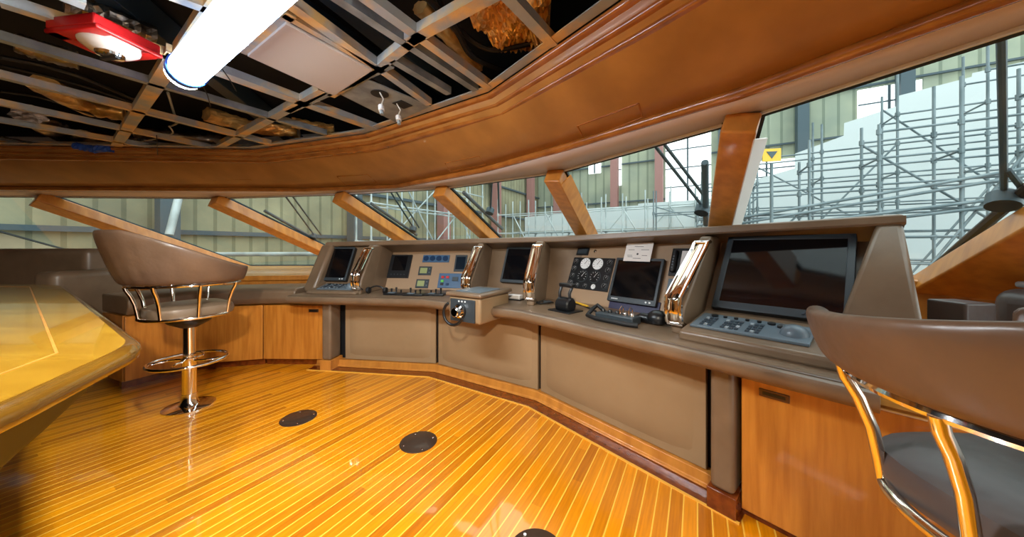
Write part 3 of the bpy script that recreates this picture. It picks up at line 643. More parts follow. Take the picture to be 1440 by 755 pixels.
# clutter in the port bay
ea, na = V((dAB.x, dAB.y, 0)), V((nAB.x, nAB.y, 0))
for i, (u, v, lab, kind) in enumerate(((530, 413, 'black headset lying at the left of the port bay', 'headset'), (556, 414, 'flat black key tray beside the headset', 'tray'), (583, 415, 'low black control strip with small levers in the middle of the port bay', 'strip'), (612, 415, 'flat black control strip with one lever, at the right of the port bay', 'strip2'))):
    p = at_z(u, v, CT)
    if kind == 'headset':
        t = thing('headset', lab, 'headset', p)
        MB().tube([p+ea*(.09*math.cos(a))+V((0, 0, .012+.065*math.sin(a))) for a in [k*math.pi/10 for k in range(11)]], .007, 8).build('headband', 'black', t)
        for s_ in (-1, 1): MB().lathe([(.03, -.014), (.034, 0), (.03, .014)], p+ea*.09*s_+V((0, 0, .034)), 16, ea).build('ear_cup', 'rubber', t)
    else:
        t = thing('control_strip' if kind != 'tray' else 'key_tray', lab, 'controls', p)
        MB().box(p+V((0, 0, .008)), .2, .11, .016, ea, na).build('base', 'black', t, bevel=.004)
        MB().box(p+V((0, 0, .019))-ea*.03, .07, .05, .006, ea, na).build('display', 'key_gray', t)
        for j in range(3):
            q = p+ea*(-.05+.05*j)+na*.02+V((0, 0, .014))
            MB().tube([q, q+V((0, 0, .03+.012*((i+j) % 3)))], [.006, .01], 8).build('lever', 'rubber', t)
p = at_z(724, 421, CT)+V((0, 0, 0)); t = thing('card_box', 'small pale box on a black mat right of the joystick pod', 'box', p)
MB().box(p+V((0, 0, .004)), .16, .1, .008, ex2, ey2).build('mat', 'black', t); MB().box(p+V((0, 0, .025))+ey2*.01, .12, .06, .034, ex2, ey2).build('carton', 'paper', t, bevel=.004)

# ---------------------------------------------------------------- wooden lockers
def locker(label, p, q, z0, z1, n, handle='right', doors=1, depth=.4):
    e = (q-p).normalized(); L_ = (q-p).length; t = thing('locker', label, 'cabinet', p3((p+q)/2, 0))
    e3, n3 = V((e.x, e.y, 0)), V((n.x, n.y, 0)); m = (p+q)/2
    MB().box(p3(m+n*(depth/2+.02), (z0+z1)/2), L_, depth, z1-z0, e3, n3).build('carcass', 'wood', t, smooth=0)
    d_ = MB().box(p3(m, (z0+z1)/2), L_-.012, .025, z1-z0-.012, e3, n3).build('door', 'wood_door', t, bevel=.004)
    if handle:
        hp = m+e*((L_/2-.12)*(1 if handle == 'right' else -1)); hz = z1-.06
        c = V(p3(hp, hz))-n3*.014
        MB().box(c, .10, .006, .032, e3, n3).build('handle', 'steel_plate', d_, bevel=.002)
        MB().box(c-n3*.004, .075, .004, .012, e3, n3).build('finger_slot', 'black', d_)
    MB().box(p3(m+n*.05, z0/2), L_, .04, z0, e3, n3).build('toe_kick', 'mahogany', t, smooth=0)
    return t
F1, F2, F3 = V((-2.53, 3.27)), V((-3.1, 3.12)), V((-3.28, 2.70))
locker('wood locker door next to the console corner, with a small slot handle', F1, LEFT+dAB*.25, .06, .62, nAB, 'right')
e = (F1-F2).normalized(); locker('orange wood locker door seen just right of the stool pole', F2, F1-e*.005, .06, .62, V((-e.y, e.x)), None)
e = (F2-F3).normalized(); locker('wood locker side in shade behind the bar stool', F3, F2-e*.005, .06, .62, V((-e.y, e.x)), None)
locker('large orange wood door with slot handle under the right end of the console', C_+dCD*1.35-nCD*.08, C_+dCD*2.2-nCD*.08, .04, .645, nCD, 'left', depth=.25)
# leather bench top over the lockers
t = thing('bench', 'taupe leather bench top running along the lockers behind the stool', 'bench', p3(F2, .63))
bpath = [F3, F2, F1, LEFT-dAB*.05]
bpath = [q for q in off(bpath, -.06)]
MB().sweep([(p.x, p.y, .63) for p in bpath], [(0, .02), (-.025, .06), (-.02, .13), (.02, .155), (.5, .155), (.5, 0), (.02, 0)]).build('cushion', 'leather', t, bevel=.012)
bb = [p for p in off(bpath, .0)]
# port settee
t = thing('settee', 'taupe leather settee with buttoned back at the far left behind the table', 'sofa', (-5.2, 3.2, 0))
for i in range(2):
    x0 = -5.6-1.25*i+.6
    MB().box((x0-.02, 3.42, .93), 1.22, .20, .52).build('back_cushion', 'leather', t, bevel=.06, seg=5)
MB().box((-5.6, 3.1, .42), 2.9, .7, .2).build('seat_cushion', 'leather', t, bevel=.05)
MB().box((-5.6, 3.1, .16), 2.8, .6, .32).build('plinth', 'wood', t)
MB().box((-4.22, 3.15, .72), .22, .55, .52).build('armrest', 'leather', t, bevel=.06, seg=5)
MB().box((-4.22, 3.15, .3), .2, .5, .4).build('arm_base', 'leather', t, bevel=.02)

# ---------------------------------------------------------------- table
TZ = .90
tp = [V((-.94, .587)), V((-.86, .30)), V((-1.4, -.5)), V((-3.4, -.4)), V((-5.1, 1.6)), V((-4.5, 2.66)), V((-3.63, 2.60)), V((-1.17, 1.02))]
def round_poly(P, r, n=6):
    R = []
    for i in range(len(P)):
        a, b2, c = P[i-1], P[i], P[(i+1) % len(P)]; u = (a-b2).normalized(); v = (c-b2).normalized()
        for k in range(n+1):
            s_ = k/n; R.append((b2+u*r*(1-s_))*(1-s_)+(b2+v*r*s_)*s_ if False else ((1-s_)**2*(b2+u*r)+2*s_*(1-s_)*b2+s_**2*(b2+v*r)))
    return R
def shrink(P, d):
    n = len(P); R = []
    ar = sum(P[i-1].x*P[i].y-P[i].x*P[i-1].y for i in range(n)); sg = 1 if ar > 0 else -1
    for i in range(n):
        e1 = (P[i]-P[i-1]).normalized(); e2 = (P[(i+1) % n]-P[i]).normalized(); n1 = V((-e1.y, e1.x))*sg; n2 = V((-e2.y, e2.x))*sg; m = (n1+n2).normalized(); R.append(P[i]+m*(d/max(.4, m.dot(n1))))
    return R
t = thing('table', 'big high-gloss maple table with faceted tapering underside at the left foreground', 'table', (-2.8, 1.0, 0))
def ring_solid(levels):
    vs = []; n = None
    for d, z in levels:
        R = round_poly(shrink(tp, d), .10) if d >= 0 else round_poly(shrink(tp, d), .10)
        n = len(R); vs += [(p.x, p.y, z) for p in R]
    m = len(levels); return MB().add(vs, [(i*n+k, i*n+(k+1) % n, (i+1)*n+(k+1) % n, (i+1)*n+k) for i in range(m-1) for k in range(n)]+[tuple(range(n-1, -1, -1)), tuple((m-1)*n+k for k in range(n))])
ring_solid([(.03, TZ-.06), (.0, TZ-.045), (-.004, TZ-.03), (.0, TZ-.016), (.012, TZ-.005), (.03, TZ-.001)]).build('rounded_edge', 'table_edge', t, smooth=50)
ring_solid([(.03, TZ-.03), (.03, TZ)]).build('tabletop', 'table', t, smooth=30)
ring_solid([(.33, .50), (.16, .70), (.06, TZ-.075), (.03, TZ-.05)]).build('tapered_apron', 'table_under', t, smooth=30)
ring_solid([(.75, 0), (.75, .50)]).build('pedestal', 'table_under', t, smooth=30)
# inlay lines on the top
k = MB()
cen = V((-3.0, 1.1))
R = shrink(tp, .16)
for i in range(len(R)):
    k.bar(p3(R[i], TZ+.0006), p3(R[(i+1) % len(R)], TZ+.0006), .006, .0012)
k.build('inlay_lines', 'wood', t, smooth=0)

# ---------------------------------------------------------------- helm stools
def make_chair(label, loc, face, group, flat=False, seat='leather'):
    t = thing('helm_stool', label, 'stool', (loc[0], loc[1], 0), group); t.rotation_euler = (0, 0, face)
    base = V((loc[0], loc[1], 0))
    def L_(p): return base+V(p)
    MB().lathe([(.15, 0), (.15, .008), (.13, .014), (.06, .02), (.048, .05), (.045, .1)], base, 40).build('base_plate', 'chrome', t)
    MB().lathe([(.042, .09), (.042, .34), (.046, .345), (.046, .37), (.036, .375), (.036, .63)], base, 28).build('pole', 'gold_chrome', t)
    rg = MB().tube([L_((.22*math.cos(a), .22*math.sin(a), .35)) for a in [k*2*math.pi/40 for k in range(40)]], .012, 10, True)
    fr_ = rg.build('foot_ring', 'chrome', t)
    for k in range(4):
        a0 = k*math.pi/2+.4; sp = [L_((r*math.cos(a0+c), r*math.sin(a0+c), .35)) for r, c in ((.045, 0), (.10, .12), (.16, .34), (.215, .6))]
        MB().tube(sp, .008, 8).build('foot_ring_spoke', 'chrome', fr_)
    MB().lathe([(.05, .60), (.12, .64), (.14, .67), (.14, .69)], base, 28).build('seat_mount', 'black', t)
    # seat cushion: rounded lathe, slightly square
    prof = [(.05, .68), (.20, .685), (.235, .70), (.245, .73), (.235, .765), (.19, .785), (.05, .79), (.001, .79)]
    m_ = MB(); n = 40; vs = []
    for r, z in prof:
        for k in range(n):
            a = 2*math.pi*k/n; q = (abs(math.cos(a))**3+abs(math.sin(a))**3)**(-1/3); vs.append(L_((r*q*math.cos(a)*1.0, r*q*math.sin(a)*.95, z)))
    m_.add(vs, [(i*n+k, i*n+(k+1) % n, (i+1)*n+(k+1) % n, (i+1)*n+k) for i in range(len(prof)-1) for k in range(n)]+[tuple(range(n-1, -1, -1)), tuple((len(prof)-1)*n+k for k in range(n))])
    m_.build('seat_cushion', seat, t)
    lo, hi = 42, 318
    def arc(r, z, a0=lo, a1=hi, n=44): return [L_((r*math.cos(math.radians(lerp(a0, a1, k/n))), r*math.sin(math.radians(lerp(a0, a1, k/n))), z)) for k in range(n+1)]
    MB().tube(arc(.255, .70, 50, 310), .012, 10).build('lower_rail', 'gold_chrome', t)
    MB().tube(arc(.315, .935), .010, 8).build('upper_rail', 'chrome', t)
    for k in range(7):
        a = math.radians(lerp(lo+10, hi-10, k/6)); c, s_ = math.cos(a), math.sin(a)
        pr = [(.255, .70), (.262, .75), (.272, .81), (.292, .87), (.312, .91), (.318, .935)]
        MB().tube([L_((r*c, r*s_, z)) for r, z in pr], .0115, 10).build('spindle', 'gold_chrome', t)
    # upholstered shell
    n = 60; vs = []; mseg = 14
    for i in range(n+1):
        f = i/n; ang = math.radians(lerp(lo-3, hi+3, f)); bk = (1-abs(2*f-1)); wgt = bk*bk*(3-2*bk); wgt = bk**2*.75 if flat else min(1, wgt*1.15)
        zt = 1.06+.255*wgt; zb = .945; flare = .035+.075*wgt; th = .055
        tip = min(1, min(f, 1-f)*30); tip = math.sqrt(max(0, 1-(1-tip)**2))*.75+.25
        th *= tip
        for j in range(mseg):
            a = 2*math.pi*j/mseg; cs, sn = math.cos(a), math.sin(a)
            sx = (1 if cs > 0 else -1)*abs(cs)**.75; sz = (1 if sn > 0 else -1)*abs(sn)**.55
            zz = (zb+zt)/2+(zt-zb)/2*sz*(tip*.2+.8); hfrac = (zz-zb)/(zt-zb)
            pk = .004*math.sin(ang*26)*wgt*(1-hfrac)
            r = .325+flare*hfrac**1.0+th/2*sx+pk
            vs.append(L_((r*math.cos(ang), r*math.sin(ang), zz)))
    m_ = MB().add(vs, [(i*mseg+j, i*mseg+(j+1) % mseg, (i+1)*mseg+(j+1) % mseg, (i+1)*mseg+j) for i in range(n) for j in range(mseg)]+[tuple(range(mseg-1, -1, -1)), tuple(n*mseg+j for j in range(mseg))])
    m_.build('backrest', 'leather_dark', t, smooth=70, sub=1)
    return t
make_chair('brown leather tub helm stool on chrome pole with foot ring, beside the table', (-2.44, 2.42), math.radians(60), 'leather helm stools')
make_chair('brown leather tub helm stool cropped at the right foreground, curved steel spindles', (.99, .52), math.radians(88), 'leather helm stools', True, 'leather_gray')

# right corner seat, box, cloth
t = thing('corner_seat', 'dark leather seat back in the far right corner beside the ledge', 'seat', (2.42, 1.42, 0))
MB().box((2.46, 1.40, .86), .34, .30, .30).build('backrest', 'leather_gray', t, bevel=.07, seg=5)
MB().box((2.46, 1.40, .36), .34, .30, .72).build('base', 'leather_gray', t, bevel=.03)
o = MB().box((0, 0, 0), .28, .2, .03).build('folded_cloth', 'cloth', bevel=.012, seg=4); o.location = (2.52, 1.42, 1.026); tag(o, 'pale blue folded cloth lying on the dark corner seat', 'cloth')
o = MB().box((0, 0, 0), .14, .14, .30).build('speaker_box', 'leather_gray', bevel=.01); o.location = (2.10, 1.50, .80); tag(o, 'small dark square box beside the corner seat, right of the console end', 'box')
struct(MB().box((2.2, 1.55, .32), .7, .5, .64).build('trim_22', 'wood', smooth=0), 'low wooden locker top in the starboard corner', 'ledge')

# ---------------------------------------------------------------- floor hatches
def hatch(x, y, label):
    t = thing('floor_plate', label, 'floor plate', (x, y, 0), 'round metal plates set in the floor')
    MB().lathe([(.112, 0), (.112, .003), (.108, .005), (.02, .0052)], (x, y, 0), 40).build('disc', 'steel_plate', t)
    for k in range(4):
        a = k*math.pi/2+.5; MB().lathe([(.007, .005), (.006, .0075)], (x+.09*math.cos(a), y+.09*math.sin(a), 0), 10).build('screw', 'chrome', t)
hatch(-1.502, 2.252, 'round metal floor plate nearest the bar stool'); hatch(-.577, 1.975, 'middle round metal floor plate, in the open floor'); hatch(.097, 1.253, 'round metal floor plate cut off at the bottom of the view')

# ---------------------------------------------------------------- open ceiling frame
cf = thing('ceiling_frame', 'bare galvanised steel ceiling grid with its panels taken down', 'ceiling frame', (-1.5, 1.5, 2.2))
def zb(u, v, z=2.2): return at_z(u, v, z)
bars = [((0, 7), (240, 83), .055), ((-60, 40), (458, 190), .045), ((-60, 95), (380, 204), .05), ((-60, 136), (295, 209), .04), ((-60, 162), (215, 209), .04),
        ((230, 76), (531, 184), .085), ((395, 0), (603, 148), .05), ((452, -14), (669, 128), .045), ((494, -14), (686, 124), .05), ((551, 86), (631, 133), .045), ((455, 105), (500, 122), .05),
        ((700, -16), (778, 66), .05), ((150, -36), (296, 17), .05), ((-60, -60), (120, 10), .06),
        ((163, 206), (248, 79), .07), ((252, 76), (350, -60), .05), ((310, 207), (454, 129), .06), ((405, 158), (550, 93), .045), ((530, 99), (594, 49), .05), ((575, 60), (700, -8), .06), ((340, 75), (410, 22), .04), ((398, 22), (528, 96), .035), ((465, 136), (528, 98), .05)]
for p, q, wd in bars:
    a, b2 = zb(*p), zb(*q); d_ = (b2-a).normalized(); sd = V((-d_.y, d_.x, 0))
    k = MB(); k.bar(a+V((0, 0, .003)), b2+V((0, 0, .003)), wd, .006)                     # C channel: web and two lips
    for s_ in (-1, 1): k.bar(a+sd*s_*(wd/2-.002)+V((0, 0, .024)), b2+sd*s_*(wd/2-.002)+V((0, 0, .024)), .004, .042)
    k.build('channel', 'galv' if wd != .045 else 'galv_gray', cf, smooth=0)
rim = MB().sweep([(p.x, p.y, 2.205) for p in IN], [(-.075, 0), (-.02, 0), (-.02, .04), (-.026, .04), (-.026, .006), (-.075, .006)]); rim.build('edge_channel', 'galv', cf, smooth=0)
# white panel
pts = [zb(348, 76), zb(402, 30), zb(523, 97), zb(470, 132)]
o = MB().slab([p+V((0, 0, -.012)) for p in pts], .018, (0, 0, 1)).build('ceiling_panel', 'white_panel', bevel=.002); tag(o, 'one pale ceiling panel still in place beside the lamp', 'ceiling panel')
# cut out panel with hanging connectors
pts = [zb(478, 133), zb(516, 112), zb(606, 150), zb(556, 172)]
t = thing('ceiling_plate', 'grey metal ceiling plate with a round and a square cut-out above the corner', 'ceiling panel', pts[0])
MB().slab([p+V((0, 0, .002)) for p in pts], .006, (0, 0, 1)).build('plate', 'galv_gray', t, smooth=0)
c = zb(534, 132, 2.199); MB().lathe([(.055, 0), (.055, .003)], c-V((0, 0, .002)), 28).build('round_opening', 'rubber', t)
c = zb(566, 147, 2.199); MB().box(c, .10, .09, .004, (.5, .866, 0), (-.866, .5, 0)).build('square_opening', 'rubber', t, smooth=0)
for (u, v, uu, vv, lab) in ((534, 130, 537, 152, 'left white connector dangling from the cut-out plate'), (558, 146, 563, 168, 'right white connector dangling by the ceiling edge')):
    a = zb(u, v, 2.19); e_ = V((a.x+.02, a.y-.03, 2.09))
    t = thing('connector', lab, 'connector', a, 'white connectors dangling from the ceiling')
    MB().tube([a, (a+e_)/2+V((.02, 0, 0)), e_], .004, 6).build('lead', 'cable_white', t)
    MB().tube([e_, e_+V((.01, -.015, -.035))], .018, 12).build('plug', 'white', t); MB().tube([e_+V((.01, -.015, -.035)), e_+V((.014, -.02, -.06))], .012, 12).build('cap', 'galv_gray', t)
# foil ducts, insulation and beams in the void
def crumple(path, r, n=18, amp=.25, seed=1, flat=1):
    rnd = random.Random(seed); P = []
    for i in range(len(path)-1):
        for k in range(8): P.append(V(path[i]).lerp(V(path[i+1]), k/8))
    P.append(V(path[-1])); m_ = MB(); vs = []
    for i, p in enumerate(P):
        d = (P[min(i+1, len(P)-1)]-P[max(i-1, 0)]).normalized(); a = d.cross(V((0, 0, 1))).normalized(); b2 = a.cross(d)
        for k in range(n):
            an = 2*math.pi*k/n; rr = r*(1+amp*(rnd.random()-.5)); vs.append(p+a*math.cos(an)*rr+b2*math.sin(an)*rr*flat)
    m = len(P); return m_.add(vs, [(i*n+k, i*n+(k+1) % n, (i+1)*n+(k+1) % n, (i+1)*n+k) for i in range(m-1) for k in range(n)]+[tuple(range(n-1, -1, -1)), tuple((m-1)*n+k for k in range(n))])
ZV = 2.42
ducts = [([(60, 118), (120, 150), (175, 160)], 'foil_gold', .10, 'crumpled bronze foil duct left of the cross bar, upper one'),
         ([(40, 160), (90, 190), (200, 203)], 'foil_silver', .13, 'silver foil duct low at the left just above the wood rim'),
         ([(190, 185), (260, 195), (330, 200)], 'foil_silver', .10, 'silver foil duct between the cross bars at the left'),
         ([(290, 160), (350, 178), (420, 186)], 'foil_gold', .09, 'gold foil duct right of the lamp end'),
         ([(20, 60), (60, 72), (110, 85)], 'foil_silver', .08, 'silver foil bundle beside the red lamp box'),
         ([(90, 8), (150, 30), (215, 55)], 'foil_silver', .10, 'silver foil duct above the red lamp box'),
         ([(590, 10), (640, 60), (672, 96)], 'foil_gold', .05, 'thin copper foil strip between the long bars'),
         ([(410, 172), (440, 178), (470, 182)], 'foil_gold', .07, 'small gold foil piece in the corner above the moulding')]
for i, (px, m_, r, lab) in enumerate(ducts):
    pts = [at_z(u, v, ZV-.06) for u, v in px]
    o = crumple(pts, r*.8, seed=i, amp=.3, flat=.8).build('foil_duct', m_, smooth=0 if i % 2 else 60); tag(o, lab, 'duct')
# big crumpled gold foil sheet
rnd = random.Random(5); nx = 34; c0, c1, c2, c3 = at_z(640, -10, 2.40), at_z(780, -60, 2.40), at_z(770, 70, 2.40), at_z(700, 72, 2.40)
vs = []
for j in range(nx+1):
    for i in range(nx+1):
        a, b2 = i/nx, j/nx; p = c0.lerp(c1, a).lerp(c3.lerp(c2, a), b2); vs.append(p+V((0, 0, (rnd.random()-.5)*.035+.04*math.sin(a*9+b2*4)*math.cos(b2*8))))
W_ = nx+1; o = MB().add(vs, [(j*W_+i, j*W_+i+1, (j+1)*W_+i+1, (j+1)*W_+i) for j in range(nx) for i in range(nx)]).build('foil_insulation', 'foil_gold', smooth=0, solid=.003); tag(o, 'crumpled gold foil insulation sheet above the right part of the open ceiling', 'insulation')
for (p, q, lab) in (((420, -60), (650, 140), 'deep blue-grey deck beam right of the pale panel'), ((300, -60), (640, 165), 'blue-grey deck beam above the pale panel'), ((100, -60), (420, 200), 'deck beam above the lamp')):
    a, b2 = at_z(*p, 2.5), at_z(*q, 2.5); o = MB().bar(a, b2, .10, .16).build('deck_beam', 'dark_blue_gray', bevel=.005); tag(o, lab, 'beam')
def cable(px, r, m_, lab, z=2.30, sag=.03, name='cable'):
    P = [at_z(u, v, z+(sag if i % 2 else 0)+(.05 if 'thinner' in lab else 0)) for i, (u, v) in enumerate(px)]
    Q = []
    for i in range(len(P)-1):
        p0 = P[max(i-1, 0)]; p1 = P[i]; p2 = P[i+1]; p3_ = P[min(i+2, len(P)-1)]
        for k in range(6):
            t_ = k/6; Q.append(.5*((2*p1)+(-p0+p2)*t_+(2*p0-5*p1+4*p2-p3_)*t_*t_+(-p0+3*p1-3*p2+p3_)*t_**3))
    Q.append(P[-1]); tag(MB().tube(Q, r, 7).build(name, m_), lab, 'cable')
cable([(0, 80), (60, 92), (120, 110), (190, 140)], .014, 'cable', 'thick black cable run above the second bar at the left')
cable([(0, 92), (70, 108), (140, 128), (200, 150)], .010, 'cable', 'thinner black cable below the thick run at the left')
cable([(0, 128), (60, 138), (120, 158), (165, 172)], .010, 'cable', 'black cable between the lower bars at the left')
cable([(595, -10), (640, 40), (665, 80), (710, 100)], .016, 'cable', 'thick black hose curving past the gold foil')
cable([(610, -10), (650, 45), (690, 70), (745, 62)], .014, 'cable', 'black hose looping in front of the gold foil', 2.36)
cable([(236, 130), (245, 160), (250, 172), (238, 178)], .008, 'galv_gray', 'bent grey conduit below the lamp end', 2.24)
cable([(238, 178), (242, 188), (215, 196), (190, 200)], .006, 'cable_white', 'thin pale cable under the lamp end', 2.24)
cable([(0, 192), (40, 200), (95, 206), (150, 208)], .010, 'cable', 'black cable resting along the wood rim at far left', 2.215, 0)
cable([(220, 190), (221, 205), (222, 225)], .003, 'cable', 'thin black wire hanging down over the wood band', 2.17, -.05)
cable([(285, 120), (292, 135), (296, 150)], .003, 'cable', 'short black wire hanging right of the lamp', 2.17, 0)
cable([(313, 98), (325, 115), (332, 128)], .003, 'cable', 'short wire with pale tip hanging beside the pale panel', 2.17, 0)
a, b2 = at_z(105, 205, 2.19), at_z(158, 209, 2.19); o = crumple([a, a.lerp(b2, .5)-V((0, 0, .02)), b2], .034, seed=9, n=10, amp=.4).build('tape_bundle', 'blue_tape', smooth=0); tag(o, 'blue taped cable bundle on the wood rim at the left', 'cable bundle')
# lamp
def lamp(label, a, d, Ln, mt, group):
    a = V(a); d = V(d).normalized(); b2 = a+d*Ln; t = thing('fluorescent_lamp', label, 'lamp', a, group)
    sd = d.cross(V((0, 0, 1))).normalized(); up = V((0, 0, 1)); R = .074
    prof = []
    m_ = MB(); pts = []
    # clear diffuser: lower half glows, upper tray is grey
    for (a0, a1, mt_, nm) in ((222, 350, mt, 'diffuser'), (-10, 222, 'tray', 'sleeve')):
        vs = []; n = 16
        for e_ in (a, b2):
            for k in range(n+1):
                an = math.radians(lerp(a0, a1, k/n)); vs.append(e_+sd*R*math.cos(an)+up*R*math.sin(an))
        MB().add(vs, [(k, k+1, n+2+k, n+1+k) for k in range(n)]).build(nm, mt_, t, solid=.002)
    for e_, s_ in ((a, -1), (b2, 1)): MB().lathe([(R*.5, -.012), (R, -.01), (R*1.08, 0), (R*1.1, .045), (R, .05)], e_-d*s_*.03*(-1 if s_ < 0 else 1)*(-1 if s_ < 0 else 1), 28, d).build('end_cap', 'blue_tape', t)
    for s_ in (.2, .8): MB().box(a.lerp(b2, s_)+V((0, 0, .08)), .02, .02, .06).build('hanger', 'galv_gray', t)
    return t
lamp('glowing fluorescent work lamp hung under the open ceiling', (-1.70, 1.66, 2.10), (.838, -.546, 0), 1.35, 'lamp', 'fluorescent work lamps')
lamp('second fluorescent work lamp far aft behind the table', (-3.4, -.9, 2.10), (.838, -.546, 0), 1.4, 'lamp2', 'fluorescent work lamps')
def downlight(label, loc, aim, watts):
    loc = V(loc); ax = (V(aim)-loc).normalized(); t = thing('downlight', label, 'lamp', loc)
    MB().lathe([(.10, -.14), (.11, -.12), (.11, .02), (.10, .02), (.09, -.08)], loc, 28, ax).build('housing', 'galv_gray', t)
    MB().tube([loc-ax*.12, V((loc.x, loc.y, 2.6))], .012, 8).build('bracket', 'galv_gray', t)
    MB().lathe([(.07, -.075), (.07, -.07)], loc, 24, ax).build('bulb', 'lamp2', t)
    ld = bpy.data.lights.new('downlight_beam', 'SPOT'); ld.energy = watts; ld.color = (1, .9, .74); ld.spot_size = math.radians(94); ld.spot_blend = .6; ld.shadow_soft_size = .06
    lo = bpy.data.objects.new('downlight_beam', ld); C.objects.link(lo); lo.parent = t; lo.location = ax*.03; lo.rotation_euler = ax.to_track_quat('-Z', 'Y').to_euler()
downlight('work spotlight on the open ceiling behind the viewer, aimed at the console', (-.15, -.8, 2.2), (-1.15, 1.65, 0), DOWNLIGHT_WATTS)
# red lamp box
a = at_z(150, 62, 2.16); t = thing('emergency_lamp', 'red-framed lamp box with clear cover hanging at the upper left', 'lamp', a)
dx = (at_z(200, 88, 2.16)-at_z(104, 45, 2.16)); Lx = dx.length; dx.normalize(); dy = V((-dx.y, dx.x, 0))
MB().box(a+V((0, 0, .03)), Lx, .26, .05, dx, dy).build('housing', 'red', t, bevel=.006)
MB().box(a+V((0, 0, .002))-dy*.02, Lx-.11, .19, .006, dx, dy).build('white_tray', 'white_panel', t, bevel=.002)
k = MB()
for (x, y, sx, sy) in ((-Lx/2+.03, 0, .06, .28), (Lx/2-.025, 0, .05, .28), (0, .11, Lx, .06), (0, -.135, Lx, .02)): k.box(a+dx*x+dy*y+V((0, 0, -.002)), sx, sy, .02, dx, dy)
k.build('frame', 'red', t, bevel=.006)
MB().lathe([(.10, 0), (.095, -.02), (.07, -.04), (.03, -.052), (.001, -.055)], a-dy*.02+V((0, 0, -.002)), 28).build('clear_cover', 'white_panel', t)
MB().lathe([(.05, -.045), (.045, -.06), (.02, -.065)], a-dy*.02, 20).build('bulb_holder', 'chrome', t)
MB().box(a-dy*.02+V((0, 0, -.068)), .018, .09, .01, dx, dy).build('clip', 'black', t)
# access flaps routed in the fascia
def flap(px, label):
    # thin moulding rectangle on the sloping band
    P = []
    for u, v in px:
        r = ray(u, v); best = None
        for i in range(nr-1):
            for k in (0, 1, 2, 3):
                q0, q1, q2 = V(rows[k][i]), V(rows[k][i+1]), V(rows[k+1][i])
                n_ = (q1-q0).cross(q2-q0)
                if abs(r.dot(n_)) < 1e-9: continue
                tt = (q0-CAM).dot(n_)/r.dot(n_)
                if tt <= 0: continue
                h = CAM+r*tt; e1, e2 = q1-q0, q2-q0; a_ = (h-q0).dot(e1)/e1.dot(e1); z_ = (h.z-q0.z)/(q2.z-q0.z)
                if -.01 <= z_ <= 1.01 and (best is None or abs(a_-.5) < best[0]): best = (abs(a_-.5), h)
        P.append(best[1] if best else None)
    if any(p is None for p in P): print('flap miss', label); return
    k = MB(); c = sum(P, V())/4; toc = (CAM-c).normalized()
    for i in range(4): k.bar(P[i]+toc*.008, P[(i+1) % 4]+toc*.008, .008, .008)
    o = k.build('access_flap', 'wood_trim', origin=c); tag(o, label, 'access flap', 'routed access flaps in the wood band')
flap([(812, 177), (898, 145), (903, 165), (822, 196)], 'largest outlined access flap in the wood band, above the fourth mullion')
flap([(626, 229), (674, 219), (683, 231), (634, 241)], 'outlined access flap in the wood band, second from right')
flap([(474, 248), (517, 245), (530, 256), (486, 260)], 'outlined access flap above the left-centre mullion')
flap([(300, 254), (352, 252), (372, 264), (314, 267)], 'leftmost outlined access flap in the wood band')

# ---------------------------------------------------------------- wipers outside the glass
def gplane(i):
    a, b2, d = gpt(i, HEAD), gpt(i+1, HEAD), gpt(i, SILLZ[i]); pl = Plane(a, b2-a, d-a)
    return pl
def wiper(i, rods, blade, label):
    pl = gplane(i); sg = 1 if pl.n.z > 0 else -1
    def P(u, v, h=.06):
        a, b2 = pl.ab(u, v); return pl.P(a, b2, sg*h)
    t = thing('windscreen_wiper', label, 'wiper', P(*rods[0][1]), 'wipers outside the windscreen')
    for p, q in rods: MB().tube([P(*p), P(*q)], .011, 8).build('arm', 'teal_steel', t)
    MB().tube([P(*blade[0], .045), P(*blade[1], .045)], .022, 8).build('blade', 'rubber' if i > 5 else 'teal_steel', t)
    MB().lathe([(.05, 0), (.05, .06), (.03, .08)], P(*rods[0][1], 0), 16, pl.n*sg).build('pivot', 'teal_steel', t)
wiper(5, [((911, 207), (986, 300)), ((922, 202), (990, 288))], ((989, 236), (991, 322)), 'blue-grey wiper with twin arms outside the window left of the broad upright mullion')
wiper(6, [((1405, 50), (1410, 290)), ((1415, 255), (1435, 280))], ((1312, 386), (1450, 272)), 'dark wiper outside the large right-hand window')
wiper(4, [((690, 250), (688, 300)), ((698, 250), (700, 305))], ((650, 275), (705, 326)), 'wiper outside the window left of the fourth mullion')
wiper(3, [((545, 272), (580, 325)), ((553, 272), (588, 325))], ((520, 290), (585, 334)), 'wiper outside the second window from the console left end')
wiper(2, [((395, 276), (440, 335)), ((405, 276), (450, 335))], ((370, 300), (442, 340)), 'wiper outside the window above the small left monitor')

# ---------------------------------------------------------------- hangar outside
bow = V((.5, .866, 0)); stb = V((.866, -.5, 0))
struct(MB().box((5, 12, -4.05), 90, 90, .1).build('trim_23', 'concrete', smooth=0), 'hangar concrete floor', 'ground')
hull_pts = [p for p in (V((-8.2, 6.0)), V((-2.8, 6.1)), V((.35, 5.35)), V((2.1, 3.4)), V((3.3, 1.6)), V((3.3, -3)), V((-8.2, -3)))]
struct(MB().prism([tuple(p) for p in hull_pts], -3.9, -.08).build('wall_hull', 'hull', smooth=0))
HW = V((-12, 3, 0))
t = thing('hangar_wall', 'sage corrugated hangar side wall seen through the left windows', 'hangar wall', tuple(HW))
MB().bar(HW-bow*12+V((0, 0, 4)), HW+bow*29+V((0, 0, 4)), .2, 16).build('sheeting', 'corr', t, smooth=0)
for z in (-.5, 1.6, 3.4, 5.4, 8): MB().bar(HW-bow*12+stb*.2+V((0, 0, z)), HW+bow*29+stb*.2+V((0, 0, z)), .1, .12).build('girt', 'teal_steel', t, smooth=0)
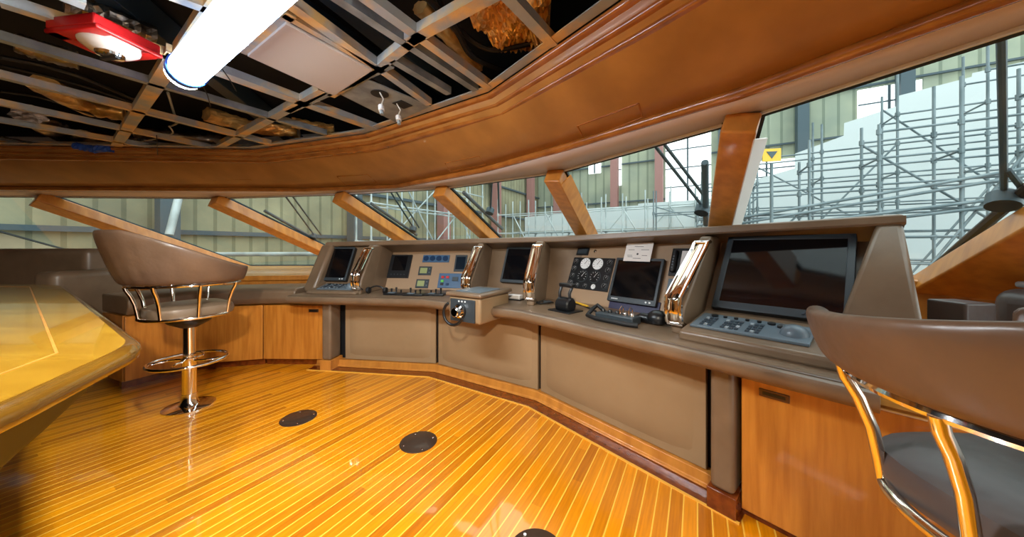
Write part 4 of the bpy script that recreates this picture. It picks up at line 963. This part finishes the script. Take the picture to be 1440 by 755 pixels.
for i, s_ in enumerate((-4, 1.2, 6.0, 11, 16, 21, 26)):
    p = HW+bow*s_+stb*.55
    tag(MB().box(p+V((0, 0, 4)), .55 if i > 3 else .35, .45, 16, bow, stb).build('steel_column', 'red_steel' if i > 3 else 'teal_steel', origin=p), ['dark steel column against the hangar side wall, far aft', 'dark steel column seen at the far left window', 'dark blue-grey steel column seen above the stool', 'blue-grey steel column seen above the left monitor', 'reddish steel column seen through the left-centre window', 'reddish steel column near the hangar corner', 'last reddish steel column at the hangar corner'][i], 'column')
EW = V((2.3, 27.5, 0))
t = thing('end_wall', 'grey-green corrugated hangar end wall seen through the right windows', 'hangar wall', tuple(EW))
MB().bar(EW-stb*0+V((0, 0, 4)), EW+stb*34+V((0, 0, 4)), .2, 24).build('sheeting', 'corr2', t, smooth=0)
for z in (2.2, 4.6, 7.4, 10, 12.6): MB().bar(EW-bow*.25+V((0, 0, z)), EW+stb*34-bow*.25+V((0, 0, z)), .12, .1).build('girt', 'teal_steel', t, smooth=0)
ple = Plane(EW-bow*.35, stb, (0, 0, 1))
for j, ((u0, v0), (u1, v1)) in enumerate((((1206, 235), (1296, 112)), ((1040, 285), (1118, 222)), ((936, 290), (1000, 150)), ((860, 262), (874, 150)), ((828, 245), (845, 150)))):
    a, b2, wa, hb = ple.rect((u0, v0), (u1, v1)); k = MB(); ple.plate(k, a, b2, abs(wa), abs(hb), -.05, .05)
    o = k.build('skylight_sheet', 'day', t, smooth=0)
    k = MB()
    for s_ in range(1, 5): ple.plate(k, a, b2-hb/2+hb*s_/5, abs(wa), .07, .05, .1)
    ple.plate(k, a, b2, .1, abs(hb), .05, .1); k.build('glazing_bars', 'teal_steel', o, smooth=0)
for i, s_ in enumerate((2, 6.5, 9.5, 13.2, 17, 21)):
    p = EW+stb*s_-bow*.7
    tag(MB().box(p+V((0, 0, 4)), .5, .6, 24, stb, bow).build('steel_column', 'red_steel' if i < 3 else 'teal_steel', origin=p), ['reddish column on the end wall, left of the bright slots', 'reddish column between the bright slots on the end wall', 'reddish column right of the bright slots', 'blue-grey column by the yellow sign', 'blue-grey column left of the tall bright panel', 'blue-grey column at the far right of the end wall'][i], 'column')
# roof trusses at the right
for i, dd_ in enumerate((4, 10, 16, 22)):
    a = EW+stb*8-bow*dd_+V((0, 0, 13.6)); b2 = EW+stb*34-bow*dd_+V((0, 0, 15.5)); t = thing('roof_truss', ['steel roof truss nearest the end wall', 'second steel roof truss from the end wall', 'third steel roof truss from the end wall', 'nearest steel roof truss overhead'][i], 'truss', tuple(a))
    MB().bar(a, b2, .2, .25).build('bottom_chord', 'teal_steel', t, smooth=0); MB().bar(a+V((0, 0, 1.6)), b2+V((0, 0, 1.6)), .2, .2).build('top_chord', 'teal_steel', t, smooth=0)
    k = MB()
    for j in range(13): k.bar(a.lerp(b2, j/13)+V((0, 0, 1.6*(j % 2))), a.lerp(b2, (j+1)/13)+V((0, 0, 1.6*((j+1) % 2))), .1, .1)
    k.build('web', 'teal_steel', t, smooth=0)
# wrapped yacht hull alongside
def wrap(path, tops, label, z0=-4):
    t = thing('wrapped_hull', label, 'wrapped boat', path[0])
    n = len(path); k = MB()
    vs = []
    for th in (0, 2.0):
        for i, p in enumerate(path):
            q = V(p)+stb*th*.6+bow*th*.5; vs.append((q.x, q.y, z0))
        for i, p in enumerate(path):
            q = V(p)+stb*th*.6+bow*th*.5; vs.append((q.x, q.y, tops[i]))
    fs = [(i, i+1, n+i+1, n+i) for i in range(n-1)]+[(2*n+i, 2*n+i+1, 3*n+i+1, 3*n+i) for i in range(n-1)]+[(n+i, n+i+1, 3*n+i+1, 3*n+i) for i in range(n-1)]+[(0, n, 3*n, 2*n), (n-1, 2*n-1, 4*n-1, 3*n-1)]
    k.add(vs, fs).build('shrink_wrap', 'tarp', t, smooth=0)
R0 = V((6.0, 13.0, 0))
ss = [0, 3, 3.01, 4.2, 4.21, 5.4, 5.41, 6.6, 6.61, 8, 8.01, 13]
tops = [3.0, 3.1, 3.6, 3.9, 4.4, 4.8, 5.2, 5.5, 5.8, 6.0, 6.1, 6.5]
wrap([tuple(R0+stb*s_) for s_ in ss], tops, 'big white shrink-wrapped hull beside the scaffold seen through the right window')
Fa = V((8.5, 14.8, 0)); ss = [0, 3, 3.01, 7, 7.01, 10]
wrap([tuple(Fa-stb*s_+V((1.0, 1.2, 0))) for s_ in ss], [3.6, 3.6, 3.5, 3.5, 3.3, 3.2], 'low white wrapped shape ahead of the bow seen through the centre windows')
# scaffolds
def scaffold(label, o, d, side, nb, bay, levels, z0, mt, gap=.75, r=.024, brace=3, planks=(), inclines=(), tops=None):
    t = thing('scaffold', label, 'scaffold', tuple(o+V((0, 0, z0))))
    tf = tops or (lambda i: levels[-1]+.2)
    for row in (0, 1):
        for i in range(nb+1):
            p = o+d*(i*bay)+side*gap*row; top = tf(i)+.15+random.random()*.5
            k = MB().tube([p+V((0, 0, z0)), p+V((0, 0, top))], r, 8)
            for z in levels:
                if z < tf(i)+.1: k.tube([p+V((0, 0, z-.05)), p+V((0, 0, z+.05))], r*1.7, 8)
            k.build('standard', mt, t)
        for z in levels:
            i0 = min([i for i in range(nb+1) if tf(i) >= z-.05]+[nb])
            if i0 < nb: MB().tube([o+side*gap*row+d*i0*bay+V((0, 0, z)), o+side*gap*row+d*nb*bay+V((0, 0, z))], r*.9, 6).build('ledger', mt, t)
    for i in range(0, nb-1, brace):
        p = o+d*(i*bay); q = o+d*((i+2)*bay); MB().tube([p+V((0, 0, levels[0])), q+V((0, 0, min(tf(i), levels[-1])))], r*.9, 6).build('brace', mt, t)
        MB().tube([p+side*gap+V((0, 0, min(tf(i), levels[-1]))), q+side*gap+V((0, 0, levels[len(levels)//3]))], r*.9, 6).build('brace', mt, t)
    for i in range(nb+1):
        for z in levels[::2]:
            if z < tf(i): MB().tube([o+d*i*bay+V((0, 0, z)), o+d*i*bay+side*gap+V((0, 0, z))], r*.8, 6).build('transom', mt, t)
    for z, i0, i1 in planks: MB().box(o+d*((i0+i1)/2*bay)+side*gap/2+V((0, 0, z+.04)), (i1-i0)*bay, gap*.8, .05, d, side).build('deck_board', 'plank', t, smooth=0)
    for (i0, za, i1, zb_) in inclines:
        for row in (0, .3): MB().tube([o+d*i0*bay-side*.06+V((0, 0, za+row*.4)), o+d*i1*bay-side*.06+V((0, 0, zb_+row*.4))], r*1.2, 8).build('stair_stringer', mt, t)
    return t
scaffold('tall tube scaffold close outside the large right window', V((4.4, 7.6, 0)), stb, bow, 8, 1.0, [-.3, .35, .9, 1.4, 1.9, 2.4, 2.9, 3.4, 3.9, 4.4], -3.9, 'scaf', planks=((-.35, 0, 8),), inclines=((0, 1.6, 6, 2.6), (0, 1.35, 6, 2.1)), tops=lambda i: 2.1+.42*i)
scaffold('second tube scaffold standing further out behind the nearest one', V((4.6, 10.4, 0)), stb, bow, 8, 1.35, [.2, .9, 1.6, 2.3, 3.0, 3.7, 4.4, 5.1], -3.9, 'scaf', brace=2, tops=lambda i: 2.6+.55*i)
scaffold('pale scaffold ahead of the bow seen through the centre windows', V((7.4, 11.2, 0)), -stb, bow, 11, .85, [-.2, .8, 1.9, 2.8], -3.9, 'scaf_pale', r=.028, planks=((1.9, 0, 10), (.8, 2, 11)), brace=2)
scaffold('pale scaffold by the port bow seen through the left-centre windows', V((-1.4, 15.2, 0)), -bow, -stb, 5, 1.2, [.2, 1.4, 2.6, 3.6], -3.9, 'scaf_pale', r=.03, brace=2)
# yellow sign
a = at_y(1085, 218, 5.6); t = thing('warning_sign', 'yellow plate with dark downward triangle on the scaffold', 'sign', tuple(a))
MB().box(a, .28, .02, .22, (1, -.2, 0), (.2, 1, 0)).build('plate', 'yellow', t, smooth=0)
e1 = V((1, -.2, 0)).normalized(); f_ = V((-.2, -1, 0)).normalized()
MB().slab([a+f_*.011+e1*-.085+V((0, 0, .06)), a+f_*.011+e1*.085+V((0, 0, .06)), a+f_*.011+V((0, 0, -.065))], .006, f_).build('triangle', 'teal_steel', t, smooth=0)
MB().tube([a-V((0, 0, .15)), a-V((0, 0, 3.5))], .025, 8).build('post', 'scaf', t)
# big diagonal strut outside the port window
a, b2 = at_y(252, 275, 6.9), at_y(238, 330, 6.7); t = tag(MB().tube([a, b2], .07, 12).build('strut', 'scaf_pale'), 'short pale diagonal strut outside the window above the stool', 'strut')
a, b2 = at_y(290, 358, 7.2), at_y(430, 357, 7.2); tag(MB().tube([a-V((2.5, 0, 0)), b2+V((1, 0, 0))], .05, 10).build('deck_rail', 'scaf_pale'), 'pale horizontal rail outside the left window', 'rail')
